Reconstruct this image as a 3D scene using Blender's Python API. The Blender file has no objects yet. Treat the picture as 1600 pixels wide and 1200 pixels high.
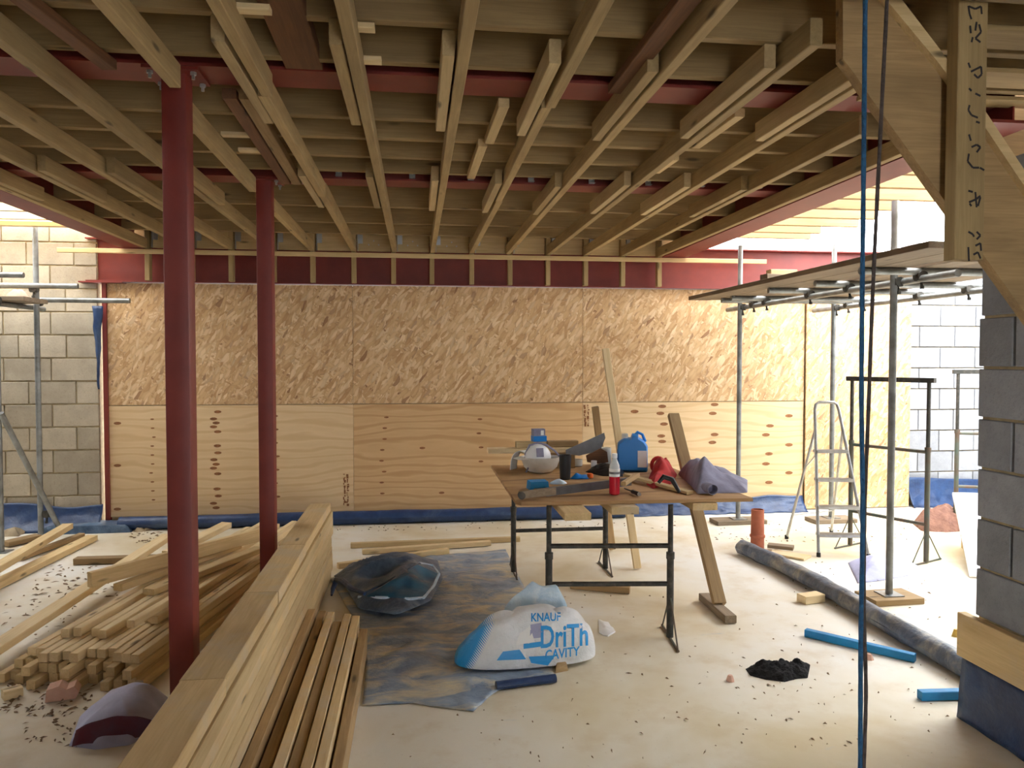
import bpy, bmesh, math, random
from math import sin, cos, pi, atan, radians as rad
from mathutils import Vector, Matrix, noise
random.seed(11)
S = bpy.context.scene
COL = S.collection
V = Vector

# ---------------------------------------------------------------- camera, sky, exposure
F = 1200.0; EYE = V((0, 0, 1.68))
PSI = atan(.125 * cos(atan(.0317))); TH = atan(.0317)
cam = bpy.data.cameras.new('camera'); cam.lens = 27; cam.sensor_width = 36; cam.clip_start = .02; cam.clip_end = 300
co = bpy.data.objects.new('camera', cam); COL.objects.link(co)
co.location = EYE; co.rotation_euler = (pi/2 - TH, 0, -PSI); S.camera = co
W = bpy.data.worlds.new('overcast_sky'); S.world = W; W.use_nodes = True
bg = W.node_tree.nodes['Background']
bg.inputs['Color'].default_value = (.97, .985, 1, 1); bg.inputs['Strength'].default_value = 15.0
S.view_settings.view_transform = 'Standard'; S.view_settings.look = 'None'
S.view_settings.gamma = 1; S.view_settings.use_curve_mapping = False
S.view_settings.exposure = -0.08

# pixel (1600x1200 frame) -> point on a horizontal / depth / side plane
def ray(px, py):
    x = (px - 800) / F; y = (600 - py) / F
    f = V((sin(PSI)*cos(TH), cos(PSI)*cos(TH), -sin(TH))); r = V((cos(PSI), -sin(PSI), 0)); u = V((sin(PSI)*sin(TH), cos(PSI)*sin(TH), cos(TH)))
    return f + x*r + y*u
def zp(px, py, z=0.0):
    d = ray(px, py); return EYE + d * ((z - EYE.z) / d.z)
def yp(px, py, Y):
    d = ray(px, py); return EYE + d * (Y / d.y)
def xp(px, py, X):
    d = ray(px, py); return EYE + d * (X / d.x)

# ---------------------------------------------------------------- materials
def lin(c):
    return tuple(((v/255)/12.92 if v/255 <= .04045 else ((v/255+.055)/1.055)**2.4) for v in c) + (1,)
class NT:
    def __init__(s, name):
        s.m = bpy.data.materials.new(name); s.m.use_nodes = True
        s.n = s.m.node_tree.nodes; s.l = s.m.node_tree.links
        s.b = s.n['Principled BSDF']
    def add(s, t, **kw):
        n = s.n.new(t)
        for k, v in kw.items():
            if k[0] == '_': n.inputs[k[1:]].default_value = v
            else: setattr(n, k, v)
        return n
    def link(s, a, b): s.l.new(a, b)
    def ramp(s, fac, stops):
        r = s.add('ShaderNodeValToRGB'); e = r.color_ramp.elements
        while len(e) < len(stops): e.new(.5)
        for i, (p, c) in enumerate(stops): e[i].position = p; e[i].color = c
        s.link(fac, r.inputs['Fac']); return r.outputs['Color']
    def mix(s, fac, a, b, mode='MIX'):
        m = s.add('ShaderNodeMix', data_type='RGBA', blend_type=mode)
        for v, i in ((fac, 0), (a, 6), (b, 7)):
            if hasattr(v, 'links'): s.link(v, m.inputs[i])
            else: m.inputs[i].default_value = v
        return m.outputs[2]
    def math(s, op, a, b=0.0):
        m = s.add('ShaderNodeMath', operation=op)
        for v, i in ((a, 0), (b, 1)):
            if hasattr(v, 'links'): s.link(v, m.inputs[i])
            else: m.inputs[i].default_value = v
        return m.outputs[0]
    def coords(s, scale=(1, 1, 1), rot=(0, 0, 0), shift=True):
        tc = s.add('ShaderNodeTexCoord'); mp = s.add('ShaderNodeMapping')
        mp.inputs['Scale'].default_value = scale; mp.inputs['Rotation'].default_value = rot
        s.link(tc.outputs['Object'], mp.inputs['Vector'])
        if shift:
            oi = s.add('ShaderNodeObjectInfo'); vm = s.add('ShaderNodeVectorMath', operation='SCALE')
            vm.inputs[0].default_value = (37, 53, 71); s.link(oi.outputs['Random'], vm.inputs['Scale'])
            s.link(vm.outputs[0], mp.inputs['Location'])
        return mp.outputs['Vector']
    def noise(s, vec, scale=5, detail=4, rough=.6, dist=0):
        n = s.add('ShaderNodeTexNoise', _Scale=scale, _Detail=detail, _Roughness=rough, _Distortion=dist)
        s.link(vec, n.inputs['Vector']); return n.outputs['Fac']
    def rand(s): return s.add('ShaderNodeObjectInfo').outputs['Random']
    def bump(s, h, k=.2, d=.01):
        b = s.add('ShaderNodeBump', _Strength=k, _Distance=d); s.link(h, b.inputs['Height']); s.link(b.outputs[0], s.b.inputs['Normal'])
    def done(s, col, rough=.7, metal=0, **kw):
        if hasattr(col, 'links'): s.link(col, s.b.inputs['Base Color'])
        else: s.b.inputs['Base Color'].default_value = col
        if hasattr(rough, 'links'): s.link(rough, s.b.inputs['Roughness'])
        else: s.b.inputs['Roughness'].default_value = rough
        s.b.inputs['Metallic'].default_value = metal
        for k, v in kw.items(): s.b.inputs[k.replace('_', ' ')].default_value = v
        return s.m

def wood(name, c1, c2, dark=None, vary=.35, rough=.75, stain=None):
    t = NT(name)
    g = t.noise(t.coords((1.6, 34, 34)), 1.6, 6, .62, 1.2)
    c = t.ramp(g, [(.3, lin(c1)), (.68, lin(c2))])
    f = t.noise(t.coords((.7, 3, 3)), 2.2, 3)
    c = t.mix(t.ramp(f, [(.42, (0, 0, 0, 1)), (.75, (.55, .55, .55, 1))]), c, lin(dark or [v*.62 for v in c1]))
    if stain:
        n = t.noise(t.coords((1, 1, 1)), 3.2, 5, .65)
        c = t.mix(t.ramp(n, [(.48, (0, 0, 0, 1)), (.62, (.75, .75, .75, 1))]), c, lin(stain))
    # knots
    v = t.add('ShaderNodeTexVoronoi', _Scale=1.0); t.link(t.coords((2.2, 9, 9)), v.inputs['Vector'])
    k = t.ramp(v.outputs['Distance'], [(.05, (.8, .8, .8, 1)), (.13, (0, 0, 0, 1))])
    c = t.mix(k, c, lin([v*.45 for v in c1]))
    hs = t.add('ShaderNodeHueSaturation'); t.link(c, hs.inputs['Color'])
    mr = t.add('ShaderNodeMapRange'); t.link(t.rand(), mr.inputs[0]); mr.inputs[3].default_value = 1 - vary; mr.inputs[4].default_value = 1 + vary*.35
    t.link(mr.outputs[0], hs.inputs['Value'])
    t.bump(g, .15, .004)
    return t.done(hs.outputs[0], rough)
def plain(name, c, rough=.6, metal=0, c2=None, scale=6, bump=0, vary=0, lo=.35, hi=.7, **kw):
    t = NT(name); col = lin(c)
    if c2 is not None or bump:
        n = t.noise(t.coords(), scale, 5, .6)
        if c2 is not None: col = t.ramp(n, [(lo, lin(c)), (hi, lin(c2))])
        if bump: t.bump(n, bump, .02)
    return t.done(col, rough, metal, **kw)

M = {}
M['pale'] = wood('pale_sawn_softwood', (222, 196, 148), (236, 214, 170), (204, 174, 126), .12)
M['pale2'] = wood('yellow_sawn_softwood', (206, 178, 128), (226, 200, 150), (178, 148, 102), .2)
M['treated'] = wood('treated_joist_timber', (164, 140, 96), (188, 162, 114), (126, 102, 68), .2)
M['cross'] = wood('brown_joist_timber', (152, 127, 86), (176, 149, 103), (116, 93, 61), .22)
M['plank'] = wood('tan_plank_timber', (210, 180, 128), (230, 202, 150), (182, 148, 100), .16, stain=(210, 190, 156))
M['old'] = wood('weathered_plank_timber', (164, 134, 92), (194, 162, 114), (116, 92, 62), .3)
M['rust'] = wood('rust_stained_timber', (98, 66, 44), (122, 82, 52), (70, 46, 32), .1)
M['splice'] = wood('lighter_joist_timber', (184, 160, 116), (204, 180, 134), (150, 126, 86), .15)
M['grime'] = wood('dirty_board_timber', (128, 112, 92), (158, 140, 116), (88, 74, 60), .2)

def osb():
    t = NT('oriented_strand_board'); col = None
    shades = [(.0, lin((186, 146, 100))), (.3, lin((206, 170, 124))), (.6, lin((214, 180, 136))), (.9, lin((230, 204, 164))), (1, lin((150, 108, 72)))]
    for i, ang in enumerate((.25, 1.35, -.6, -1.9, .9)):
        vec = t.coords((1, 1, 1), (0, ang, 0))
        wn = t.add('ShaderNodeTexNoise', _Scale=7.0, _Detail=2.0); t.link(vec, wn.inputs['Vector'])
        wv = t.add('ShaderNodeVectorMath', operation='SCALE', _Scale=.05); t.link(wn.outputs['Color'], wv.inputs[0])
        av = t.add('ShaderNodeVectorMath', operation='ADD'); t.link(vec, av.inputs[0]); t.link(wv.outputs[0], av.inputs[1])
        st = t.add('ShaderNodeMapping'); st.inputs['Scale'].default_value = (6.5 + 1.0*i, 1, 56 - 5*i); t.link(av.outputs[0], st.inputs['Vector'])
        v = t.add('ShaderNodeTexVoronoi', _Scale=1.0, _Randomness=1.0); t.link(st.outputs[0], v.inputs['Vector'])
        sep = t.add('ShaderNodeSeparateColor'); t.link(v.outputs['Color'], sep.inputs[0])
        c = t.ramp(sep.outputs[0], shades)
        edge = t.ramp(v.outputs['Distance'], [(.4, (1, 1, 1, 1)), (.85, (.8, .76, .72, 1))])
        c = t.mix(1.0, c, edge, 'MULTIPLY')
        if col is None: col = c
        else:
            m = t.ramp(sep.outputs[1], [(.52, (0, 0, 0, 1)), (.54, (1, 1, 1, 1))]); col = t.mix(m, col, c)
    n = t.noise(t.coords((1, 1, 1)), 1.4, 3)
    col = t.mix(t.ramp(n, [(.4, (0, 0, 0, 1)), (.8, (.25, .25, .25, 1))]), col, lin((180, 138, 96)))
    return t.done(col, .7)
M['osb'] = osb()
def ply(name, a, b, d):
    t = NT(name)
    w = t.add('ShaderNodeTexWave', wave_type='BANDS', bands_direction='Z', _Scale=2.6, _Distortion=14.0, _Detail=3.0)
    w.inputs['Detail Scale'].default_value = .8
    t.link(t.coords((.3, 1, 1.3)), w.inputs['Vector'])
    c = t.ramp(w.outputs['Fac'], [(.0, lin(a)), (.6, lin(b)), (.97, lin(d))])
    n = t.noise(t.coords((.8, 1, 5)), 2.5, 5)
    c = t.mix(t.ramp(n, [(.4, (0, 0, 0, 1)), (.72, (.6, .6, .6, 1))]), c, lin(d))
    return t.done(c, .65)
M['ply'] = ply('pale_plywood', (224, 196, 154), (228, 200, 158), (214, 182, 136))
M['plyw'] = ply('warm_plywood', (212, 176, 128), (216, 182, 134), (196, 156, 108))
M['knot'] = plain('plywood_knot_plug', (156, 104, 62), .7, c2=(120, 76, 44), scale=30)

def concrete_floor():
    t = NT('dusty_concrete_screed'); vec = t.coords(shift=False)
    n = t.noise(vec, .55, 5, .6, .4); n2 = t.noise(vec, 3.1, 6, .65); n3 = t.noise(vec, 26, 4, .7)
    c = t.ramp(n, [(.36, lin((206, 190, 154))), (.5, lin((222, 214, 195))), (.64, lin((228, 226, 219)))])
    c = t.mix(t.ramp(n2, [(.5, (0, 0, 0, 1)), (.72, (.5, .5, .5, 1))]), c, lin((196, 172, 130)))
    sp = t.ramp(n3, [(.66, (0, 0, 0, 1)), (.74, (.55, .55, .55, 1))]); c = t.mix(sp, c, lin((148, 130, 104)))
    # faint blue chalk smears
    mp = t.add('ShaderNodeMapping'); mp.inputs['Scale'].default_value = (1.2, 5, 1); mp.inputs['Rotation'].default_value = (0, 0, .12); t.link(vec, mp.inputs['Vector'])
    b = t.noise(mp.outputs[0], 1.4, 5, .7); c = t.mix(t.ramp(b, [(.66, (0, 0, 0, 1)), (.74, (.4, .4, .4, 1))]), c, lin((170, 182, 196)))
    t.bump(t.math('ADD', n3, n2), .12, .006)
    return t.done(c, .62)
M['floor'] = concrete_floor()
M['red'] = plain('red_oxide_steel', (128, 45, 36), .5, c2=(112, 37, 31), scale=4)
M['galv'] = plain('galvanised_scaffold_tube', (150, 154, 154), .42, .55, c2=(112, 112, 108), scale=8)
M['iron'] = plain('grimy_dark_iron', (58, 58, 54), .6, .3, c2=(96, 90, 82), scale=22, lo=.45, hi=.75)
M['rustiron'] = plain('rusty_green_iron', (86, 100, 92), .6, .3, c2=(104, 78, 62), scale=7)
M['alu'] = plain('scuffed_aluminium', (190, 192, 192), .35, .8, c2=(160, 158, 154), scale=14)
M['hanger'] = plain('galvanised_hanger', (190, 196, 200), .35, .8)
def blockmat(name, a, b, d):
    t = NT(name); n = t.noise(t.coords(), 5, 6, .7); n2 = t.noise(t.coords(), 60, 3, .7)
    c = t.ramp(n, [(.34, lin(a)), (.66, lin(b))]); c = t.mix(t.ramp(n2, [(.55, (0, 0, 0, 1)), (.75, (.5, .5, .5, 1))]), c, lin(d))
    hs = t.add('ShaderNodeHueSaturation'); t.link(c, hs.inputs['Color']); mr = t.add('ShaderNodeMapRange'); t.link(t.rand(), mr.inputs[0])
    mr.inputs[3].default_value = .8; mr.inputs[4].default_value = 1.06; t.link(mr.outputs[0], hs.inputs['Value'])
    t.bump(n2, .4, .006); return t.done(hs.outputs[0], .9)
M['block'] = blockmat('beige_concrete_block', (172, 160, 140), (190, 178, 156), (140, 128, 108))
M['blockg'] = blockmat('grey_concrete_block', (144, 147, 153), (164, 167, 173), (120, 121, 124))
M['mortar'] = plain('sandy_mortar', (190, 172, 134), .95, c2=(160, 144, 112), scale=20, bump=.3)
def membrane(name, a, b, dust, lo=.5, hi=.7, sc=3.0, k=.8, bump=.5, stretch=(1, 1, 1)):
    t = NT(name); n = t.noise(t.coords(stretch), sc, 6, .65, .8); n2 = t.noise(t.coords(), 9, 4)
    c = t.ramp(n2, [(.3, lin(a)), (.7, lin(b))]); c = t.mix(t.ramp(n, [(lo, (0, 0, 0, 1)), (hi, (k, k, k, 1))]), c, lin(dust))
    t.bump(n2, bump, .02); return t.done(c, .42)
M['blue'] = membrane('blue_damp_membrane', (26, 46, 82), (38, 66, 108), (96, 116, 140), .54, .78, k=.5)
M['navy'] = M['blue']
M['tarp'] = membrane('dusty_blue_tarp', (112, 130, 152), (152, 168, 186), (222, 206, 164), .47, .66, 2.6, .8, .8, (1.2, 2.4, 1))
M['tarpdark'] = membrane('creased_dark_blue_plastic', (48, 70, 96), (92, 114, 138), (176, 186, 194), .54, .76, 4, .7, .8)
M['teal'] = membrane('teal_plastic_lining', (22, 84, 118), (34, 110, 146), (60, 110, 140), .6, .85, k=.4)
M['pipewrap'] = membrane('dusty_grey_membrane_roll', (74, 84, 100), (112, 124, 142), (168, 164, 152), .48, .66, 5, .85, .8)
M['white'] = plain('white_plastic', (232, 234, 236), .45)
M['offwhite'] = plain('dusty_white_plastic', (222, 220, 212), .5, c2=(196, 190, 176), scale=7)
def bagmat():
    t = NT('printed_bag_plastic'); vec = t.coords(shift=False); sp = t.add('ShaderNodeSeparateXYZ'); t.link(vec, sp.inputs[0])
    n = t.noise(vec, 5, 5); base = t.ramp(n, [(.35, lin((236, 238, 240))), (.7, lin((214, 216, 216)))])
    d = t.math('ADD', t.math('MULTIPLY', sp.outputs[2], -.55), sp.outputs[0])
    hatch = t.math('MULTIPLY', t.math('SINE', t.math('MULTIPLY', t.math('ADD', sp.outputs[0], sp.outputs[2]), 420.0)), .02)
    f = t.ramp(t.math('ADD', d, hatch), [(0, (1, 1, 1, 1)), (.002, (0, 0, 0, 1))]); t.n[-1]
    r = f.node; mr = t.add('ShaderNodeMapRange'); t.link(t.math('ADD', d, hatch), mr.inputs[0]); mr.inputs[1].default_value = -.4; mr.inputs[2].default_value = -.1
    t.link(mr.outputs[0], r.inputs['Fac']); r.color_ramp.elements[0].position = .22; r.color_ramp.elements[1].position = .27
    c = t.mix(f, base, lin((30, 150, 220)))
    n2 = t.noise(vec, 16, 5, .65, 1.0); t.bump(n2, .7, .02); return t.done(c, .42)
M['bag'] = bagmat()
M['bagblue'] = plain('bright_blue_print', (30, 150, 220), .45)
M['clear'] = membrane('clear_blue_plastic_film', (172, 204, 228), (206, 226, 240), (236, 242, 246), .5, .7, 6, .8, .8)
M['violet'] = plain('lilac_grey_sheet', (180, 182, 212), .7, c2=(152, 153, 184), scale=5, bump=.3)
M['coat'] = plain('grey_purple_fabric', (152, 151, 174), .9, c2=(124, 122, 142), scale=9, bump=.3)
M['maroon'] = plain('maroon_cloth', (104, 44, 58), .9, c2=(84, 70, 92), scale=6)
M['redcloth'] = plain('red_fabric', (196, 40, 40), .85, c2=(150, 28, 34), scale=9, bump=.3)
M['black'] = plain('black_plastic', (24, 24, 26), .45)
M['fur'] = plain('black_fleece', (10, 9, 10), 1, c2=(26, 24, 26), scale=40, bump=1)
M['bluep'] = plain('blue_plastic', (20, 130, 214), .4)
M['bluepaint'] = plain('bright_blue_painted_wood', (24, 138, 194), .55, c2=(18, 120, 178), scale=12)
M['steelblade'] = plain('grey_steel_blade', (120, 122, 124), .4, .6, c2=(98, 98, 98), scale=8)
M['redliquid'] = plain('red_drink', (206, 30, 54), .15)
M['clearp'] = plain('clear_bottle_plastic', (206, 212, 214), .2)
M['terra'] = plain('terracotta_clay', (186, 108, 80), .8, c2=(160, 90, 66), scale=10)
M['pink'] = plain('pink_brick', (216, 176, 156), .9, c2=(200, 156, 136), scale=12, bump=.3)
M['insul'] = plain('brown_mineral_wool', (132, 96, 80), 1, c2=(104, 72, 62), scale=18, bump=1)
M['ropeb'] = plain('blue_rope', (34, 96, 140), .7, c2=(26, 76, 116), scale=60, bump=.6)
M['ropeg'] = plain('grey_brown_rope', (92, 80, 76), .8, c2=(66, 58, 56), scale=60, bump=.6)
M['ink'] = plain('black_marker_ink', (46, 42, 44), .8)
M['orange'] = plain('orange_plastic', (228, 106, 40), .5)
M['amber'] = plain('amber_fluid_cap', (206, 170, 80), .4)
M['chip'] = plain('dry_debris', (142, 118, 88), .95, c2=(104, 86, 66), scale=9)
M['rubble'] = plain('mortar_rubble', (176, 160, 132), .95, c2=(140, 124, 100), scale=9, bump=.4)
M['paper'] = plain('white_paper', (236, 236, 234), .8)
M['rough_ply'] = ply('dirty_tabletop_ply', (176, 138, 92), (190, 152, 104), (140, 104, 66))

# ---------------------------------------------------------------- helpers
def wbasis(o):
    return (wbasis(o.parent) @ o.matrix_parent_inverse @ o.matrix_basis) if o.parent else o.matrix_basis.copy()
def tag(o, label=None, cat=None, group=None, kind=None):
    for k, v in (('label', label), ('category', cat), ('group', group), ('kind', kind)):
        if v: o[k] = v
    return o
def adopt(o, p):
    if p: o.parent = p; o.matrix_parent_inverse = wbasis(p).inverted()
    return o
def root(name, loc, label, cat, group=None):
    o = bpy.data.objects.new(name, None); COL.objects.link(o); o.location = loc; o.empty_display_size = .1
    return tag(o, label, cat, group)
def link(name, me, mat, parent=None, mw=None):
    o = bpy.data.objects.new(name, me); COL.objects.link(o)
    if not me.materials: me.materials.append(M[mat] if isinstance(mat, str) else mat)
    if mw is not None: o.matrix_basis = mw
    return adopt(o, parent)
class MB:
    def __init__(s): s.v = []; s.f = []
    def add(s, vs, fs, mx=None):
        k = len(s.v); s.v += [(mx @ V(p)) if mx else V(p) for p in vs]; s.f += [tuple(i + k for i in f) for f in fs]; return s
    def box(s, a, b, mx=None):
        x0, y0, z0 = a; x1, y1, z1 = b
        return s.add([(x0,y0,z0),(x1,y0,z0),(x1,y1,z0),(x0,y1,z0),(x0,y0,z1),(x1,y0,z1),(x1,y1,z1),(x0,y1,z1)],
                     [(0,3,2,1),(4,5,6,7),(0,1,5,4),(1,2,6,5),(2,3,7,6),(3,0,4,7)], mx)
    def rod(s, p0, p1, r, n=12, r1=None): return s.tube([p0, p1], [r, r if r1 is None else r1], n)
    def tube(s, pts, r, n=8, closed=False):
        pts = [V(p) for p in pts]; m = len(pts); rs = r if isinstance(r, (list, tuple)) else [r]*m
        t0 = (pts[1]-pts[0]).normalized(); a = t0.orthogonal().normalized(); vs = []; pt = t0
        for i in range(m):
            if closed: t = (pts[(i+1) % m]-pts[i-1]).normalized()
            else: t = (pts[min(i+1, m-1)]-pts[max(i-1, 0)]).normalized()
            a = (pt.rotation_difference(t) @ a); a = (a - t*a.dot(t)).normalized(); b = t.cross(a); pt = t
            vs += [pts[i] + (a*cos(2*pi*k/n) + b*sin(2*pi*k/n))*rs[i] for k in range(n)]
        fs = [(i*n+k, i*n+(k+1) % n, (i+1)*n+(k+1) % n, (i+1)*n+k) for i in range(m-1) for k in range(n)]
        if closed: fs += [((m-1)*n+k, (m-1)*n+(k+1) % n, (k+1) % n, k) for k in range(n)]
        else: fs += [tuple(range(n))[::-1], tuple((m-1)*n+k for k in range(n))]
        return s.add(vs, fs)
    def lathe(s, prof, mx=None, n=20):
        vs = [(r*cos(2*pi*k/n), r*sin(2*pi*k/n), z) for r, z in prof for k in range(n)]; m = len(prof)
        fs = [(i*n+k, i*n+(k+1) % n, (i+1)*n+(k+1) % n, (i+1)*n+k) for i in range(m-1) for k in range(n)]
        fs += [tuple(range(n))[::-1], tuple((m-1)*n+k for k in range(n))]
        return s.add(vs, fs, mx)
    def prism(s, poly, axis, a, b):
        # poly: list of 2-tuples on the other two axes; extruded along axis from a to b
        def P(p, t): q = list(p); q.insert(axis, t); return tuple(q)
        n = len(poly); vs = [P(p, a) for p in poly] + [P(p, b) for p in poly]
        return s.add(vs, [tuple(range(n))[::-1], tuple(range(n, 2*n))] + [(i, (i+1) % n, (i+1) % n+n, i+n) for i in range(n)])
    def grid(s, fn, nu, nv, closed_u=False):
        vs = [fn(i/nu, j/nv) for i in range(nu if closed_u else nu+1) for j in range(nv+1)]
        w = nv+1; mm = nu if closed_u else nu+1
        return s.add(vs, [(i*w+j, ((i+1) % mm)*w+j, ((i+1) % mm)*w+j+1, i*w+j+1) for i in range(nu) for j in range(nv)])
    def mesh(s, name, smooth=True, ang=35):
        me = bpy.data.meshes.new(name); me.from_pydata([tuple(v) for v in s.v], [], s.f)
        bm = bmesh.new(); bm.from_mesh(me); bmesh.ops.recalc_face_normals(bm, faces=bm.faces); bm.to_mesh(me); bm.free()
        if smooth:
            me.polygons.foreach_set('use_smooth', [True]*len(me.polygons)); me.set_sharp_from_angle(angle=rad(ang))
        return me
    def build(s, name, mat, parent=None, smooth=True, ang=35, org=None, solid=0, sub=0):
        if org is None:
            if parent is None:
                lo = [min(v[i] for v in s.v) for i in range(3)]; hi = [max(v[i] for v in s.v) for i in range(3)]
                org = V(((lo[0]+hi[0])/2, (lo[1]+hi[1])/2, lo[2]))
            else: org = V((0, 0, 0))
        org = V(org); s.v = [V(v)-org for v in s.v]
        o = link(name, s.mesh(name, smooth, ang), mat, parent, Matrix.Translation(org))
        if solid: md = o.modifiers.new('thickness', 'SOLIDIFY'); md.thickness = solid; md.offset = 1
        if sub: md = o.modifiers.new('smooth', 'SUBSURF'); md.levels = sub; md.render_levels = sub
        return o
_bars = {}
def barmesh(L, w, h, c):
    k = (round(L, 3), round(w, 3), round(h, 3), c)
    if k not in _bars:
        b = MB(); y, z = w/2, h/2
        sec = [(-y+c, -z), (y-c, -z), (y, -z+c), (y, z-c), (y-c, z), (-y+c, z), (-y, z-c), (-y, -z+c)] if c else [(-y, -z), (y, -z), (y, z), (-y, z)]
        b.prism(sec, 0, -L/2, L/2); _bars[k] = b.mesh('timber', False)
    return _bars[k]
def frame(p0, p1, up=(0, 0, 1), roll=0):
    p0 = V(p0); p1 = V(p1); x = (p1-p0).normalized(); up = V(up)
    if abs(x.dot(up)) > .98: up = V((0, 1, 0))
    y = up.cross(x).normalized(); z = x.cross(y)
    return Matrix.Translation((p0+p1)/2) @ Matrix((x, y, z)).transposed().to_4x4() @ Matrix.Rotation(roll, 4, 'X')
def timber(name, p0, p1, w, h, mat, parent=None, label=None, cat=None, group=None, up=(0, 0, 1), roll=0, c=.003):
    # one straight piece of wood, w across and h up, on its own mesh data per size and wood
    L = (V(p1)-V(p0)).length; key = (round(L, 3), round(w, 3), round(h, 3), c, mat)
    if key not in _bars:
        _bars[key] = barmesh(L, w, h, c).copy(); _bars[key].name = name
        _bars[key].materials.clear(); _bars[key].materials.append(M[mat])
    o = link(name, _bars[key], mat, parent, frame(p0, p1, up, roll))
    return tag(o, label, cat, group)
def nz(x, y, z=0, s=1.0, seed=0): return noise.noise(V((x*s + seed*7.3, y*s - seed*3.1, z*s + seed)))
def coons(top, bottom, left, right):
    # four pixel/point polylines -> surface(u, v); top/bottom run along u, left/right along v
    def along(pl):
        L = [0]
        for a, b in zip(pl, pl[1:]): L.append(L[-1]+(V(b)-V(a)).length)
        def f(t):
            d = t*L[-1]
            for i in range(len(pl)-1):
                if d <= L[i+1] or i == len(pl)-2:
                    k = (d-L[i])/max(L[i+1]-L[i], 1e-6); return V(pl[i]).lerp(V(pl[i+1]), k)
        return f
    T, B_, L_, R_ = map(along, (top, bottom, left, right))
    c00, c10, c01, c11 = V(bottom[0]), V(bottom[-1]), V(top[0]), V(top[-1])
    return lambda u, v: (1-v)*B_(u)+v*T(u)+(1-u)*L_(v)+u*R_(v)-((1-u)*(1-v)*c00+u*(1-v)*c10+(1-u)*v*c01+u*v*c11)
def ibeam(name, p0, p1, depth, width, tf, tw, mat, label=None, cat='steel beam', parent=None):
    p0 = V(p0); p1 = V(p1); L = (p1-p0).length; w, d, t = width/2, depth/2, tw/2
    sec = [(-w, -d), (w, -d), (w, -d+tf), (t, -d+tf), (t, d-tf), (w, d-tf), (w, d), (-w, d), (-w, d-tf), (-t, d-tf), (-t, -d+tf), (-w, -d+tf)]
    b = MB(); n = 12; vs = [(-L/2, y, z) for y, z in sec]+[(L/2, y, z) for y, z in sec]
    quads = [(i, (i+1) % n, (i+1) % n+n, i+n) for i in range(n)]
    caps = [(0, 1, 2, 11), (3, 4, 9, 10), (2, 3, 10, 11), (4, 5, 8, 9), (5, 6, 7, 8)]
    b.add(vs, quads+caps+[tuple(i+n for i in c) for c in caps])
    return tag(link(name, b.mesh(name, False), mat, parent, frame(p0, p1)), label, cat)

# ================================================================ THE SETTING
YB = 8.1
b = MB(); b.box((-7, -5, -.12), (8, 9.2, 0)); tag(b.build('floor', 'floor', smooth=False, org=(0, 0, 0)), kind='structure')

# back wall: boarded with OSB above and plywood below
b = MB(); b.box((-3.08, YB+.03, 0), (5.6, YB+.13, 2.44)); wall = tag(b.build('wall_back', 'mortar', smooth=False, org=(0, YB, 0)), kind='structure')
def panel(name, x0, x1, z0, z1, y0, mat, t=.018):
    c = V(((x0+x1)/2, y0+t/2, (z0+z1)/2)); w, h = (x1-x0)/2-.0015, (z1-z0)/2-.0015
    b = MB(); b.box((-w, -t/2, -h), (w, t/2, h)); b.v = [p+c for p in b.v]
    return b.build(name, mat, wall, False, org=c)
XS = [-3.06, -.648, 1.779, 4.297]
for i in range(3): panel('strand_board', XS[i], XS[i+1], 1.222, 2.445, YB, 'osb')
panel('strand_board', 4.305, 5.56, .01, 2.42, YB-.03, 'osb')
pp = [panel('plywood_sheet', XS[i], XS[i+1], .1, 1.218, YB+.002, ('ply', 'plyw', 'ply')[i]) for i in range(3)]
kn = [[(c[0]*.275, 550+c[1]*.275, 3.6) for c in ((1237,340),(1213,380),(1228,403),(1213,425),(1237,453),(1235,533),(1238,573),(1215,612),(1228,638),(1213,660),(1237,692),(1233,778),(1240,818),(1213,860),(1228,885),(667,405),(667,645),(667,893))]
      + [(238+random.uniform(-3, 3), 655+i*14, 1.8) for i in range(10)] + [(432+random.uniform(-2, 2), 650+i*21, 2.6) for i in range(7)],
      [(600+random.uniform(-4, 4), 652+i*17, 2.4) for i in range(8)] + [(752+random.uniform(-4, 4), 655+i*22, 2.6) for i in range(4)] + [(660, 700, 3), (690, 770, 3)],
      [(740+c[0]*.2875, 620+c[1]*.2875, 4.5) for c in ((1025,52),(1015,90),(1035,148),(1020,213),(1025,243),(1310,42),(1300,90),(1310,205),(1298,248),(875,80))]
      + [(1100+c[0]*.3125, 520+c[1]*.3125, 4.5) for c in ((330,465),(325,605),(325,748),(310,510),(310,655),(425,415),(425,560),(425,700),(420,830))]]
for p, ks in zip(pp, kn):
    b = MB()
    for x, y, r in ks:
        q = yp(x, y, YB); s = r*YB/F; n = 10
        b.add([(q.x+s*1.5*cos(2*pi*k/n), YB-.0005+yy, q.z+s*.62*sin(2*pi*k/n)) for yy in (0, .004) for k in range(n)],
              [tuple(range(n)), tuple(range(n, 2*n))]+[(k, (k+1) % n, (k+1) % n+n, k+n) for k in range(n)])
    tag(b.build('knot_plugs', 'knot', p, False), kind='stuff')

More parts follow.
